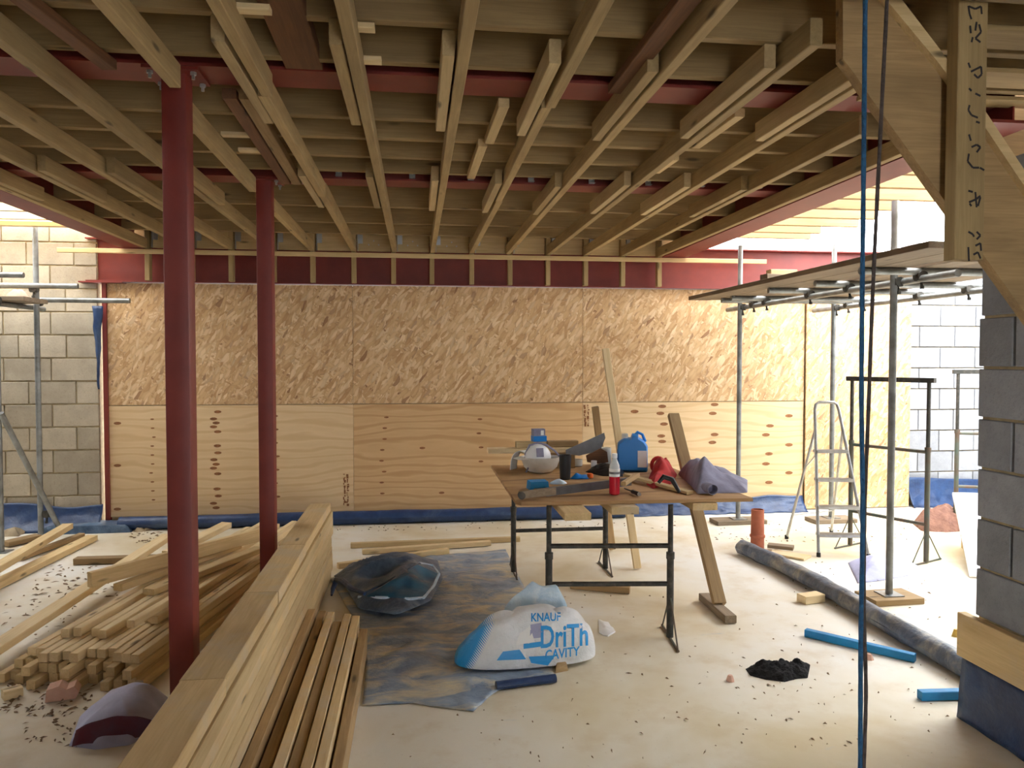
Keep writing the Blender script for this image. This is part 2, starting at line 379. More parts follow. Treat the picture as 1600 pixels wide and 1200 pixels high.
def stamp(parent, x, y0, y1, n):
    # faint printed mill stamp: small dashes in a column
    b = MB(); rs = random.Random(int(x))
    for i in range(n):
        yy = y0+(y1-y0)*i/n
        for k in range(2):
            q = yp(x+k*5+rs.uniform(-1, 1), yy+rs.uniform(-1, 1), YB); w, h = .004+.008*rs.random(), .003+.012*rs.random()
            b.box((q.x-w, YB-.001, q.z-h), (q.x+w, YB+.003, q.z+h))
    tag(b.build('mill_stamp', 'knot', parent, False), kind='stuff')
stamp(pp[0], 538, 742, 792, 14); stamp(pp[2], 914, 634, 668, 10)
def mortar_wall(name, a, b_, mat='mortar'):
    b = MB(); b.box(a, b_); return tag(b.build(name, mat, smooth=False), kind='structure')
def blk(parent, a, b_, mat):
    # concrete block, arrises softened
    a = V(a); b_ = V(b_); c = (a+b_)/2; s = (b_-a)/2; m = MB(); e = .004
    m.box(-s, s); me = m.mesh('block', False); bm = bmesh.new(); bm.from_mesh(me)
    bmesh.ops.bevel(bm, geom=bm.edges[:], offset=e, segments=1, affect='EDGES'); bm.to_mesh(me); bm.free()
    return link('block', me, mat, parent, Matrix.Translation(c))
# block wall at the left end of the back wall
wl = mortar_wall('wall_left', (-5.4, YB+.0, 0), (-3.13, YB+.2, 3.35))
ch = .228; z = .1; row = 0
while z < 3.3:
    x = -3.135; first = True
    while x > -5.2:
        w = .44 if not (first and row % 2) else .215
        if row in (7, 9) and first: w = .3
        blk(wl, (max(x-w+.012, -5.39), YB-.012-random.random()*.008, z+.006), (x, YB+.05, z+ch-.008), 'block'); x -= w; first = False
    z += ch; row += 1
# block wall beyond the right hand board
wr = mortar_wall('wall_back_right', (5.5, YB+.1, 0), (7.2, YB+.3, 2.9))
z = .15; row = 0
while z < 2.85:
    x = 5.56 + (.18 if row % 2 else 0)
    if row % 2: blk(wr, (5.51, YB+.075, z), (x-.012, YB+.12, z+.228), 'blockg')
    while x < 7.1:
        blk(wr, (x, YB+.07+random.random()*.008, z), (min(x+.428, 7.19), YB+.12, z+.228), 'blockg'); x += .44
    z += .24; row += 1
# near block pier on the right
PX = 2.57
wp = mortar_wall('wall_right', (PX+.012, -.4, 0), (PX+.2, 3.225, 2.56))
z = .5; row = 0
while z < 2.5:
    y = 3.24 - random.random()*.015; first = True
    while y > -.3:
        w = .215 if (first and row % 2) else .44
        blk(wp, (PX-random.random()*.006, max(y-w+.014, -.39), z), (PX+.212, y, min(z+.217, 2.56)), 'blockg'); y -= w; first = False
    z += .23; row += 1
# unseen side walls, added to block low-angle daylight
for nm, x in (('wall_added_left', -6.2), ('wall_added_right', 7.1)):
    mortar_wall(nm, (x, -3.2, 0), (x+.2, 8.6, 3.0), 'blockg')

b = MB(); b.box((-6.2, -3.4, 0), (.5, -3.2, 3.06)); b.box((1.7, -3.4, 0), (7.2, -3.2, 3.06)); b.box((.5, -3.4, 2.2), (1.7, -3.2, 3.06)); tag(b.build('wall_added_front', 'blockg', smooth=False), kind='structure')  # unseen wall and doorway behind the camera, added to shape the incoming light
# ---------------- ceiling: deck, cross joists, joists, steel
b = MB(); b.box((-2.85, -3.2, 3.065), (2.86, 8.2, 3.09)); b.box((-2.85, 8.14, 2.885), (2.86, 8.2, 3.065)); b.box((2.86, -3.2, 3.065), (7.1, 3.45, 3.09)); b.box((-6.2, -3.2, 3.17), (-2.85, 6.65, 3.2))  # left side deck and right deck's outer reach added to hold back daylight
ceil = tag(b.build('ceiling', 'cross', smooth=False, org=(0, 0, 3.065)), kind='structure')
JX = [-2.62, -2.21, -1.83, -1.42, -1.03, -.62, -.22, .175, .57, .955, 1.38, 1.77, 2.165, 2.57]
JZ = 2.77 + .0475
def joist(x0, y0, x1, y1, name='joist', mat='treated', w=.045, h=.095, z=JZ): return timber(name, (x0, y0, z), (x1, y1, z), w, h, mat, ceil)
for i, x in enumerate(JX):
    dx = random.uniform(-.008, .008); y0 = -1.2
    if i == 4:
        joist(-.95, y0, -.955, 3.26); joist(-1.035, 3.5, -1.05, 5.2); joist(-1.05, 5.38, -1.035, 7.93)
        continue
    if i == 10: y0 = 2.55
    elif i == 11: y0 = 2.62
    elif i == 12: y0 = 3.52
    elif i == 13: y0 = 3.3
    if i in (5, 8):                    # jointed over the beams
        joist(x+.012, y0, x+.012, 3.32); joist(x-.004, 3.322, x, 5.3); joist(x+.006, 5.302, x, 7.93)
    else: joist(x+dx, y0, x-dx, 7.93)
    # splice pieces beside each joist where it passes under a steel beam
    if 5 <= i <= 11 or i == 12:
        d = random.uniform(-.06, .06)
        for (a, c) in ((2.82+d, 3.75+d), (4.78+d, 5.74+d))[i == 12:]:
            timber('splice_block', (x-.054, a, JZ+.004), (x-.054, c, JZ+.004), .045, .09, 'splice' if i % 3 else 'treated', ceil)
    elif i < 4: timber('splice_block', (x+.056, 4.8, JZ+.004), (x+.056, 5.7, JZ+.004), .045, .09, 'treated', ceil)
for y in (-1.3, -.9, -.5, -.1, .3, .7, 1.1, 1.5, 1.75, 2.02, 2.36, 2.79, 3.17, 3.9, 4.25, 4.63, 4.99, 6.13, 6.86, 7.45):
    x1 = 3.98 if .5 < y < 3.3 else 2.62
    j = timber('cross_joist', (-2.66, y, 2.968), (x1, y, 2.968), .045, .195, 'cross', ceil)
# board closing the stair opening
timber('trimmer_board', (1.0, 2.322, 2.968), (1.62, 2.322, 2.968), .02, .19, 'treated', ceil)
for y, w in ((2.2, .12), (2.6, .16), (2.97, .17), (3.24, .1)): timber('landing_board', (1.98, y, 2.856), (4.0, y, 2.856), w, .02, 'treated', ceil)
timber('landing_trimmer', (2.9, 3.55, 2.83), (4.4, 3.55, 2.83), .045, .45, 'old', ceil)
# brown trimmers between the joists
timber('trimmer', (-.44, 1.6, 2.90), (-.45, 3.27, 2.90), .15, .06, 'rust', ceil)
for dx in (-.035, .035): timber('trimmer', (-.77+dx, 3.52, 2.842), (-.80+dx, 5.18, 2.842), .06, .045, 'rust' if dx < 0 else 'old', ceil)
timber('trimmer', (.885, 1.4, 2.843), (.86, 3.26, 2.843), .075, .04, 'rust', ceil)
for x, y0, y1 in ((.40, 3.5, 4.1), (.36, 4.15, 4.9), (1.52, 3.5, 4.05), (1.48, 4.3, 4.62)): timber('nailer', (x, y0, 2.845), (x-.01, y1, 2.845), .05, .04, 'pale2', ceil)
timber('nailer', (-1.28, 2.4, 2.845), (-1.2, 3.25, 2.845), .06, .04, 'rust', ceil)
for x, y in ((-.28, 2.80), (-.27, 3.1), (-.62, 2.7), (-1.0, 4.2), (-.98, 4.5)): timber('packer', (x, y, 2.855), (x+.14, y, 2.855), .05, .02, 'pale', ceil)
# uprights, batten, web timbers and hangers at the back steel
SX = [-2.619, -2.208, -1.829, -1.42, -1.038, -.632, -.234, .156, .565, .964, 1.362, 1.765, 2.165, 2.563]
for i, x in enumerate(SX):
    timber('upright', (x+.01, 7.975, 2.458), (x+.01, 7.975, 3.02), .075, .047, 'treated', ceil, up=(1, 0, 0))
    if i < 13:
        c = (x+SX[i+1])/2+.01; w = SX[i+1]-x-.06
        timber('web_board', (c-w/2, 8.005, 2.885), (c+w/2, 8.005, 2.885), .03, .2, 'pale2', ceil)
        hb = MB(); hb.box((x+.05, 7.945, 2.78), (x+.053, 7.986, 2.96)); hb.box((x+.05, 7.98, 2.86), (x+.1, 7.986, 2.97)); hb.build('joist_hanger', 'hanger', ceil, False)
        if i in (5, 6, 7):
            nb = MB()
            for k in range(3): nb.rod((c-.05+k*.05, 7.99, 2.85+.04*(k % 2)), (c-.05+k*.05, 7.98, 2.85+.04*(k % 2)), .007, 8)
            nb.build('bolt', 'hanger', ceil)
timber('ceiling_batten', (-3.42, 7.915, 2.735), (3.75, 7.915, 2.735), .03, .045, 'pale2', ceil)

# steel
ibeam('steel_beam', (-2.66, 3.39, 2.97), (2.72, 3.39, 2.97), .2, .21, .013, .009, 'red', 'dark red steel beam resting on the post beside the crumpled lilac sheet')
bm2 = ibeam('steel_beam', (-2.66, 5.3, 2.97), (2.72, 5.3, 2.97), .2, .2, .013, .009, 'red', 'dark red steel cross beam with hanger brackets along its web, resting on the slimmer post')
for x in (-.5, -.02, .37, .78, 1.2, 1.6, 1.98, 2.4):
    hb = MB(); hb.box((x-.02, 5.2, 2.885), (x+.02, 5.206, 2.95)); hb.box((x-.02, 5.17, 2.885), (x+.02, 5.2, 2.889)); hb.rod((x, 5.2, 2.92), (x, 5.185, 2.92), .009, 8)
    hb.build('hanger_bracket', 'hanger', bm2, False)
ibeam('steel_beam', (2.735, 3.26, 2.915), (2.735, 7.99, 2.915), .29, .25, .014, .01, 'red', 'pinkish red steel edge beam above the scaffold platform')
ibeam('steel_beam', (-2.745, -1.2, 2.915), (-2.745, 7.99, 2.915), .29, .2, .014, .01, 'red', 'red steel edge beam above the rubble covered scaffold')
bb = ibeam('steel_beam', (-3.215, YB+.02, 2.665), (5.3, YB+.02, 2.665), .43, .19, .014, .012, 'red', 'deep red steel beam along the top of the boarded wall')
b = MB(); b.box((-3.27, 7.99, 2.436), (-2.86, 8.22, 2.449)); b.build('bearing_plate', 'red', bb, False)
b = MB(); b.box((-3.085, YB-.03, .0), (-3.045, YB+.07, 2.435)); tag(b.build('steel_angle', 'red', smooth=False), 'narrow red steel angle between block wall and boarding', 'steel angle')
def column(x, y, top, label):
    r = root('steel_column', (x, y, 0), label, 'steel column'); w = .05; c = .008
    b = MB(); sec = [(-w+c, -w), (w-c, -w), (w-c*.3, -w+c*.3), (w, -w+c), (w, w-c), (w-c, w), (-w+c, w), (-w, w-c), (-w, -w+c), (-w+c*.3, -w+c*.3)]
    b.prism([(x+a, y+d) for a, d in sec], 2, .012, top-.012); b.build('shaft', 'red', r, True, 25)
    b = MB(); b.box((x-.11, y-.1, top-.012), (x+.11, y+.1, top)); cp = b.build('cap_plate', 'red', r, False)
    for sx in (-1, 1):
        for sy in (-1, 1):
            b = MB(); b.lathe([(.013, 0), (.013, .012), (.007, .012), (.007, .03)], Matrix.Translation((x+sx*.085, y+sy*.07, top-.013)) @ Matrix.Rotation(pi, 4, 'X'), 6); b.build('bolt', 'hanger', cp, False)
    b = MB(); b.box((x-.11, y-.11, 0), (x+.11, y+.11, .012)); b.build('base_plate', 'red', r, False)
column(-.985, 3.39, 2.869, 'thick red steel post standing beside the crumpled lilac and maroon sheet')
column(-.99, 5.3, 2.869, 'slimmer looking red steel post between batten pile and far part of plank stack')

# side roofs: bare joists open to the sky
for i, y in enumerate((3.75, 4.15, 4.55, 4.95, 5.35, 5.75, 6.15, 6.55, 6.95, 7.35, 7.7)):
    timber('roof_joist', (2.87, y, 3.05), (4.05+.08*(i % 3), y, 3.05), .047, .2, 'cross', ceil)
for i, y in enumerate((6.3, 6.7, 7.1, 7.5, 7.85)):
    timber('roof_joist', (-5.2, y, 3.05), (-2.86, y, 3.05), .047, .2, 'pale', ceil)
timber('roof_plate', (-5.2, 7.62, 2.93), (-2.86, 7.62, 2.93), .07, .045, 'pale', ceil)

# staircase
st = root('staircase', yp(1500, 405, 2.5), 'sawn timber staircase stringer with hanging newel post covered in marker writing', 'staircase')
def pix_prism(poly, y0, y1):
    b = MB(); q = [yp(x, y, y0) for x, y in poly]; b.prism([(p.x, p.z) for p in q], 1, y0, y1); return b
pix_prism([(1317, -60), (1317, 92), (1336, 116), (1350, 138), (1466, 300), (1600, 487), (1700, 627), (1700, 430), (1600, 288), (1536, 192), (1468, 98), (1387, 0), (1346, -60)], 2.5, 2.545).build('stringer', 'old', st, False)
pix_prism([(1346, -58), (1387, 2), (1468, 100), (1536, 194), (1600, 290), (1700, 432), (1700, 405), (1600, 264), (1536, 168), (1468, 76), (1410, 0), (1368, -58)], 2.47, 2.5).build('tread_batten', 'pale2', st, False)
np_ = timber('newel_post', (1.868, 2.44, 2.02), (1.868, 2.44, 3.06), .058, .107, 'treated', st, up=(1, 0, 0))
# marker writing running down the post: hand drawn strokes
ink = MB()
def stroke(pts, w=.0035):
    q = [yp(x, y, 2.4095) for x, y in pts]
    for a, c in zip(q, q[1:]):
        d = (c-a); n = V((d.z, 0, -d.x)).normalized()*w
        ink.add([a+n, a-n, c-n, c+n], [(0, 1, 2, 3)])
for s in ([(1513,9),(1515,22),(1518,30)],[(1514,10),(1524,14),(1533,10),(1534,22)],[(1516,40),(1517,52)],[(1526,34),(1524,48)],[(1530,38),(1533,50),(1524,60),(1532,66)],[(1520,58),(1518,66)],
          [(1513,98),(1516,106)],[(1517,112),(1525,108),(1533,104),(1534,116),(1528,122),(1522,116)],[(1514,138),(1518,142)],[(1524,146),(1532,150)],
          [(1515,164),(1513,172),(1518,180),(1528,184)],[(1525,190),(1531,192)],[(1514,210),(1517,220)],[(1518,230),(1526,226),(1532,230),(1526,238)],[(1514,240),(1512,252),(1520,262),(1530,262)],[(1531,262),(1538,266)],
          [(1513,298),(1520,300)],[(1514,316),(1524,312),(1532,306)],[(1524,300),(1526,324)],[(1532,308),(1528,322)],[(1515,318),(1518,322)],
          [(1513,362),(1520,366),(1522,370)],[(1526,362),(1532,368),(1526,374)],[(1513,386),(1514,408)],[(1524,384),(1532,380),(1533,392)],[(1521,398),(1528,394),(1532,404)]):
    stroke(s)
tag(ink.build('marker_writing', 'ink', np_, False), kind='stuff')

# ================================================================ LARGE OBJECTS
# ---- membrane along the foot of the back wall
def lumpy_roll(name, pts, r, mat, label, cat, n=14, amp=.15, seed=1, group=None, flat=1.0, steps=60):
    pts = [V(p) for p in pts]; path = []
    for i in range(steps+1):
        t = i/steps*(len(pts)-1); k = min(int(t), len(pts)-2); path.append(pts[k].lerp(pts[k+1], t-k))
    m = MB()
    def fn(u, v):
        i = min(int(round(u*steps)), steps); c = path[i]; d = (path[min(i+1, steps)]-path[max(i-1, 0)]).normalized(); s = d.cross(V((0, 0, 1))).normalized()
        a = 2*pi*v; rr = r*(1+amp*nz(c.x*3+cos(a), c.y*3+sin(a), u*9, 1.2, seed)+amp*.5*nz(c.x, c.y, a*2, 6, seed+2))
        p = c+s*cos(a)*rr+V((0, 0, r+sin(a)*rr*flat)); p.z = max(p.z, .004); return p
    m.grid(fn, steps, n); k = len(m.v); w = n+1
    m.f.append(tuple(range(n))); m.f.append(tuple(steps*w+j for j in range(n)))
    return tag(m.build(name, mat, ang=60), label, cat, group)
lumpy_roll('membrane_roll', [(-2.9, 7.93, 0), (-1, 7.93, 0), (1, 7.93, 0), (2.2, 7.92, 0)], .068, 'blue', 'long rolled blue damp membrane along the foot of the plywood', 'membrane roll', amp=.12)
def upstand(name, x0, x1, y, h, mat, label, seed, bulge=.12, dz=.05):
    m = MB()
    def fn(u, v):
        x = x0+(x1-x0)*u; t = (1-v)
        return V((x, y-bulge*t*t-.05*abs(nz(x*4, v*2, 0, 1.3, seed))*t-.02*nz(x*11, v*5, 0, 1, seed+4)*t-.004, .004+(h+dz*nz(x*2, 0, 0, 1.1, seed))*v))
    m.grid(fn, 60, 10); return tag(m.build(name, mat, ang=70, solid=.004), label, 'membrane')
upstand('membrane_upstand', 2.25, 4.28, 8.075, .15, 'blue', 'crinkled blue membrane tucked under plywood behind scaffold pole', 3)
upstand('membrane_upstand', 5.58, 6.6, 8.14, .3, 'blue', 'crumpled blue membrane at foot of grey block wall', 5)
upstand('membrane_upstand', -4.7, -3.1, 8.06, .25, 'navy', 'navy blue membrane heaped against the beige block wall', 7, .16, .05)
# hanging strip of membrane on the block wall edge
m = MB(); q0 = yp(155, 483, 8.03)
m.grid(lambda u, v: V((q0.x-.012+(u-.5)*(.085*(1-v)**1.5+.02)+.01*nz(v*5, u), 8.04-.02*abs(nz(u*3, v*6))-.01*sin(u*pi)-.02, q0.z+.03-v*.82)), 6, 24)
tag(m.build('membrane_strip', 'navy', ang=70, solid=.004), 'narrow dark strip of membrane hanging from the block wall end', 'membrane')

# ---- plank stack (boards laid flat)
G1 = 'boards in the tall flat stack'
for k in range(9):
    z = .004+.0645*k+.031; x0 = -.728+random.uniform(-.008, .008); ye = 6.02+random.uniform(-.1, .06)
    if k == 8:
        cuts = [(5.98, 4.66), (4.655, 3.72), (3.715, 2.72), (2.715, 1.3)]
        for j, (a, c) in enumerate(cuts):
            timber('stacked_board', (-.73+(.004 if j % 2 else -.004), c, z), (-.73, a, z), .152, .062, 'plank', None, ('pale top board at far end of the tall flat stack', 'top board of the tall flat stack beside the slimmer red post', 'greyish top board of the tall flat stack between both red posts', 'top board of the tall flat stack beside the thick red post')[j], 'board', G1)
    else:
        timber('stacked_board', (x0, 1.2+.1*random.random(), z), (x0+.006, ye, z), .15, .062, 'pale2' if k % 3 else 'plank', None, 'sawn board in the tall flat stack, '+('lowest, resting on the floor', 'second up from the floor', 'third up from the floor', 'fourth up from the floor', 'fifth up from the floor', 'sixth up from the floor', 'seventh up from the floor', 'just under the top boards')[k], 'board', G1)
# ---- planks standing on edge beside it
G2 = 'planks on edge beside the flat stack'
ed = [(-.619, .2, 4.62, 'old', 0), (-.566, .16, 4.7, 'old', 0), (-.505, .2, 4.55, 'plank', 4), (-.455, .185, 4.42, 'old', 4), (-.405, .2, 4.5, 'plank', 4), (-.355, .195, 4.48, 'plank', 4), (-.302, .15, 4.38, 'old', 4)]
lb = ['weathered plank on edge pressed against the tall flat stack', 'low weathered plank on edge, second from the flat stack', 'pale plank on edge, third from the flat stack', 'plank on edge in the middle of the leaning row', 'tan plank on edge, third from the blue tarp', 'tan plank on edge, second from the blue tarp', 'low weathered plank on edge lying next to the blue tarp']
for (x, h, ye, mt, tilt), l in zip(ed, lb):
    hh = h*cos(rad(tilt))/2+.022*abs(sin(rad(tilt)))+.003
    timber('leaning_plank', (x, 1.35, hh), (x, ye, hh), .043, h, mt, None, l, 'plank', G2, roll=rad(tilt)*.6)

# ---- batten pile on the left
G3 = 'battens in the pile beside the red posts'
dirv = V((.17, 1, 0)).normalized(); side = V((1, -.17, 0)).normalized(); base = V((-2.16, 4.2, 0))
for lay, (n, off, back) in enumerate(((15, 0, 0), (13, .05, .03), (12, .10, .1), (8, .19, .3))):
    for k in range(n):
        if lay == 3 and k in (2, 5): continue
        p = base+side*(off+k*.0545+(.006*random.random()))+dirv*(back+random.uniform(-.05, .09)+(.16 if lay == 3 and k > 4 else 0))
        p.z = .026+lay*.05
        L = random.uniform(2.75, 3.0)-back*.6
        timber('batten', p, p+dirv*L, .046, .047, 'pale2' if lay < 2 else 'pale', None, ('pale sawn batten in the bottom layers of the pile beside the red posts', 'pale sawn batten in the bottom layers of the pile beside the red posts', 'pale sawn batten in the third layer of the pile beside the red posts', 'pale sawn batten on the upper layer of the pile beside the red posts')[lay], 'batten', G3)
def loose(name, a, za, c, zc, w, h, mat, label, cat='plank', group=None, roll=0):
    return timber(name, zp(*a, za), zp(*c, zc), w, h, mat, None, label, cat, group, roll=roll)
loose('loose_plank', (-30, 1028), .09, (262, 838), .13, .1, .045, 'pale', 'wide pale plank leaning along the edge of the batten pile')
loose('loose_plank', (140, 906), .3, (402, 836), .3, .045, .095, 'pale2', 'pale plank lying across the top of the batten pile')
loose('loose_plank', (184, 918), .225, (372, 852), .225, .07, .045, 'pale2', 'shorter plank tucked beneath the crossing plank on the batten pile')
loose('loose_plank', (232, 925), .225, (405, 858), .235, .09, .04, 'pale2', 'flat offcut with dark end lying on the batten pile')
loose('loose_plank', (262, 866), .09, (354, 820), .1, .1, .05, 'pale', 'pale plank end showing behind the thick red post', roll=.05)
loose('loose_plank', (204, 975), .235, (300, 917), .235, .045, .04, 'pale', 'short pale offcut on top of the batten pile near thick red post')
loose('loose_plank', (-40, 908), .16, (106, 822), .13, .09, .05, 'pale2', 'long plank propped up near the left scaffold poles')
loose('loose_plank', (-40, 930), .03, (144, 840), .03, .1, .05, 'pale2', 'flat plank on the floor beside the left scaffold', group=None)
loose('loose_plank', (30, 872), .03, (128, 836), .03, .06, .04, 'old', 'grey brown plank lying behind the flat plank near left scaffold')
loose('loose_plank', (118, 876), .03, (262, 872), .03, .09, .05, 'old', 'plank lying crosswise on floor behind the batten pile')
loose('loose_plank', (8, 850), .03, (60, 838), .04, .12, .04, 'old', 'short dark plank by the foot of the left scaffold')
# ---- battens on the floor behind the tarp
loose('floor_batten', (548, 852), .025, (812, 842), .025, .05, .045, 'pale2', 'long batten on the floor beyond the tarp, farther of two', 'batten')
loose('floor_batten', (566, 862), .025, (766, 848), .03, .06, .04, 'pale', 'shorter batten overlapping the long batten beyond the tarp', 'batten')
loose('floor_batten', (528, 884), .025, (700, 860), .025, .05, .045, 'pale2', 'batten at the far edge of the blue tarp', 'batten')
loose('floor_batten', (892, 914), .025, (984, 922), .025, .05, .045, 'old', 'short batten on the floor under the trestle table', 'batten')
loose('floor_batten', (428, 842), .02, (444, 845), .02, .09, .05, 'old', 'small block of wood behind the slimmer red post', 'offcut')

# ---- trestles
def trestle(xa, ya, xb, yb, H, mat, label, bars, foot=.22, sleeve=.62, top=True, ext=.06):
    a = V((xa, ya, 0)); c = V((xb, yb, 0)); d = (c-a).normalized(); nrm = V((-d.y, d.x, 0)); r = root('trestle', (a+c)/2, label, 'trestle', None)
    for p in (a, c):
        m = MB(); m.rod(p+V((0, 0, .012)), p+V((0, 0, H*sleeve)), .021, 12); m.rod(p+V((0, 0, H*sleeve-.03)), p+V((0, 0, H*sleeve+.01)), .025, 12); lg = m.build('leg', mat, r)
        m = MB(); m.rod(p+V((0, 0, H*sleeve)), p+V((0, 0, H-.02)), .016, 10); m.build('inner_leg', 'iron', lg)
        m = MB(); m.rod(p-nrm*foot+V((0, 0, .008)), p+nrm*foot+V((0, 0, .008)), .008, 8)
        for s in (-1, 1): m.rod(p+nrm*foot*s*.96+V((0, 0, .01)), p+V((0, 0, foot*1.25)), .005, 6)
        m.build('foot', 'rustiron', lg)
    for z in bars:
        m = MB(); m.rod(a+V((0, 0, z)), c+V((0, 0, z)), .015, 10); m.build('crossbar', mat, r)
    m = MB(); u = V((0, 0, 1)); p, q = a-d*ext, c+d*ext
    if not top: m.box((ext, -.012, -.012), ((q-p).length-ext, .012, 0), Matrix.Translation(p+u*.79) @ Matrix((d, nrm, u)).transposed().to_4x4())
    else: m.box((0, -.02, -.02), ((q-p).length, .02, .02), Matrix.Translation(p+u*(H-.02)) @ Matrix((d, nrm, u)).transposed().to_4x4()); m.build('top_bar', 'iron', r, False)
    return r
trestle(.785, 4.5, 1.51, 4.42, .833, 'iron', 'dark iron trestle under the front edge of the cluttered table', (.335, .565), top=False)
trestle(.755, 5.95, 1.495, 5.95, .833, 'iron', 'dark iron trestle under the rear edge of the cluttered table', (.335, .565), top=False)
trestle(3.88, 6.45, 4.173, 5.82, 1.53, 'rustiron', 'tall rusty trestle standing between aluminium ladder and scaffold pole', (.32, .92), ext=.05)
qq = yp(1497, 600, 7.0)
trestle(qq.x, 7.0, qq.x+.7, 6.75, 1.58, 'rustiron', 'tall greenish trestle half hidden behind the near block pier', (.42, .95), ext=.05)
# ---- table top on bearers
for (x, y0, w, l) in ((.885, 4.14, .15, 'thick timber bearer under the left side of the table'), (1.19, 4.27, .16, 'timber bearer under the middle of the table'), (1.69, 4.33, .15, 'timber bearer under the table below the grey coat')):
    timber('bearer', (x, y0, .8125), (x+.02, 6.03, .8125), w, .043, 'plank', None, l, 'bearer')
ZT = .857
m = MB(); m.prism([(.60, 4.37), (1.985, 4.33), (1.92, 5.9), (.578, 5.93), (.572, 4.42)], 2, .8365, ZT); tag(m.build('tabletop', 'rough_ply', smooth=False), 'stained plywood tabletop lying on bearers across two trestles', 'tabletop')
# ---- timber props
timber('prop', zp(996, 890, .0)+V((0, 0, .01)), yp(946, 545, 6.35), .06, .035, 'pale', None, 'tall thin pale lath propped upright behind the blue jerrycan', 'lath', up=(0, -1, 0))
timber('prop', zp(962, 866, .0)+V((0, .12, .02)), yp(930, 636, 6.3), .055, .045, 'old', None, 'brown batten propped behind the table beside the pale lath', 'batten', up=(0, -1, 0))
timber('prop', zp(1127, 946, .055)+V((0, .03, 0)), yp(1052, 648, 5.85), .085, .045, 'old', None, 'leaning timber prop passing behind the grey coat', 'prop', up=(0, -1, 0))
timber('sole_piece', zp(1100, 932, .03), zp(1142, 968, .03), .075, .05, 'grime', None, 'worn wooden foot block under the leaning timber prop', 'block')

# ---- step ladder
lad = root('step_ladder', zp(1300, 860), 'small aluminium step ladder with four treads beside tall trestle', 'ladder')
fl, fr = zp(1279, 870), zp(1357, 872); fl.z = fr.z = .012; bl, br = zp(1229, 842), zp(1299, 832); bl.z = br.z = .012
tl = yp(1273, 632, 6.42); tr = yp(1309, 632, 6.40)
m = MB(); m.tube([fl, fl.lerp(tl, .96), fl.lerp(tl, .99)+V((.01, 0, .012)), tl+V((.04, 0, .02)), tr+V((-.04, 0, .02)), fr.lerp(tr, .99)+V((-.01, 0, .012)), fr.lerp(tr, .96), fr], .014, 10); m.build('front_frame', 'alu', lad)
for p, q, t in ((bl, fl.lerp(tl, .83), .8), (br, fr.lerp(tr, .83), .8)):
    m = MB(); m.tube([p, p.lerp(q, .93), q], .012, 10); m.build('rear_leg', 'alu', lad)
for t in (.13, .31, .49, .68):
    a, c = fl.lerp(tl, t), fr.lerp(tr, t); m = MB(); d = (c-a).normalized(); nn = V((-d.y, d.x, 0))
    mx = Matrix.Translation(a) @ Matrix((d, nn, V((0, 0, 1)))).transposed().to_4x4(); L = (c-a).length
    m.box((0, -.03, -.012), (L, .07, .012), mx)
    for k in range(4): m.box((.01, -.022+k*.022, .012), (L-.01, -.014+k*.022, .015), mx)
    m.build('tread', 'alu', lad, False)
for p in (fl, fr, bl, br):
    m = MB(); m.lathe([(.018, -.012), (.018, .02), (.015, .025)], Matrix.Translation(p), 10); m.build('foot', 'black', lad)
m = MB(); m.rod(bl.lerp(fl.lerp(tl, .83), .22), br.lerp(fr.lerp(tr, .83), .22), .006, 8); m.build('brace', 'alu', lad); m = MB(); m.rod(fl.lerp(tl, .66), bl.lerp(fl.lerp(tl, .83), .66), .005, 6); m.build('brace', 'alu', lad)

# ---- scaffold on the right
def coupler(p, parent, ax='X'):
    m = MB(); p = V(p)
    for a in (V((.03, 0, 0)), V((0, .03, 0))): m.rod(p-a*1.1, p+a*1.1, .034, 10)
    m.rod(p+V((0, 0, -.02)), p+V((.0, -.02, -.075)), .009, 6); m.rod(p+V((0, -.02, -.065)), p+V((0, -.02, -.085)), .014, 6); return m.build('coupler', 'iron', parent)
sc = root('scaffold', (3.8, 6.2, 0), 'galvanised tube scaffold carrying boards in front of the strand board wall', 'scaffold')
PR = [(3.283, 7.51, 2.84), (4.265, 7.45, 2.86), (3.271, 4.946, 2.77), (4.3, 4.95, 2.77)]
for x, y, t in PR:
    m = MB(); m.rod((x, y, .05), (x, y, t), .0242, 14); pl = m.build('pole', 'galv', sc)
    m = MB(); m.box((x-.07, y-.07, .043), (x+.07, y+.07, .05)); m.build('base_plate', 'galv', pl, False)
def tubeof(p, q, nm, parent): m = MB(); m.rod(p, q, .0242, 14); return m.build(nm, 'galv', parent)
tubeof((3.335, 7.95, 2.215), (3.322, 4.38, 2.215), 'ledger', sc); tubeof((4.318, 7.95, 2.215), (4.352, 4.4, 2.215), 'ledger', sc)
TR = [(7.3, 3.0), (7.02, 2.98), (6.2, 2.96), (4.75, 2.9), (5.6, 3.05)]
for y, x0 in TR:
    tubeof((x0, y, 2.264), (4.5, y, 2.264), 'transom', sc)
    for x in (3.33, 4.33): coupler((x, y, 2.235), sc)
for x, y, t in PR: coupler((x+.025, y, 2.215), sc)
labs = ['scaffold board at the free edge of the platform, below the red edge beam', 'second scaffold board from the free edge of the platform', 'scaffold board just inside the outer row of poles', 'third scaffold board from the inner row of poles', 'second scaffold board from the inner row of poles', 'scaffold board against the inner row of poles']
for k, x in enumerate((2.89, 3.122, 3.43, 3.66, 3.89, 4.12)):
    timber('scaffold_board', (x, 3.9+.07*(k % 2), 2.309), (x, 7.62-.05*(k % 3), 2.309), .224, .038, 'grime', None, labs[k], 'scaffold board', 'boards on the right scaffold')
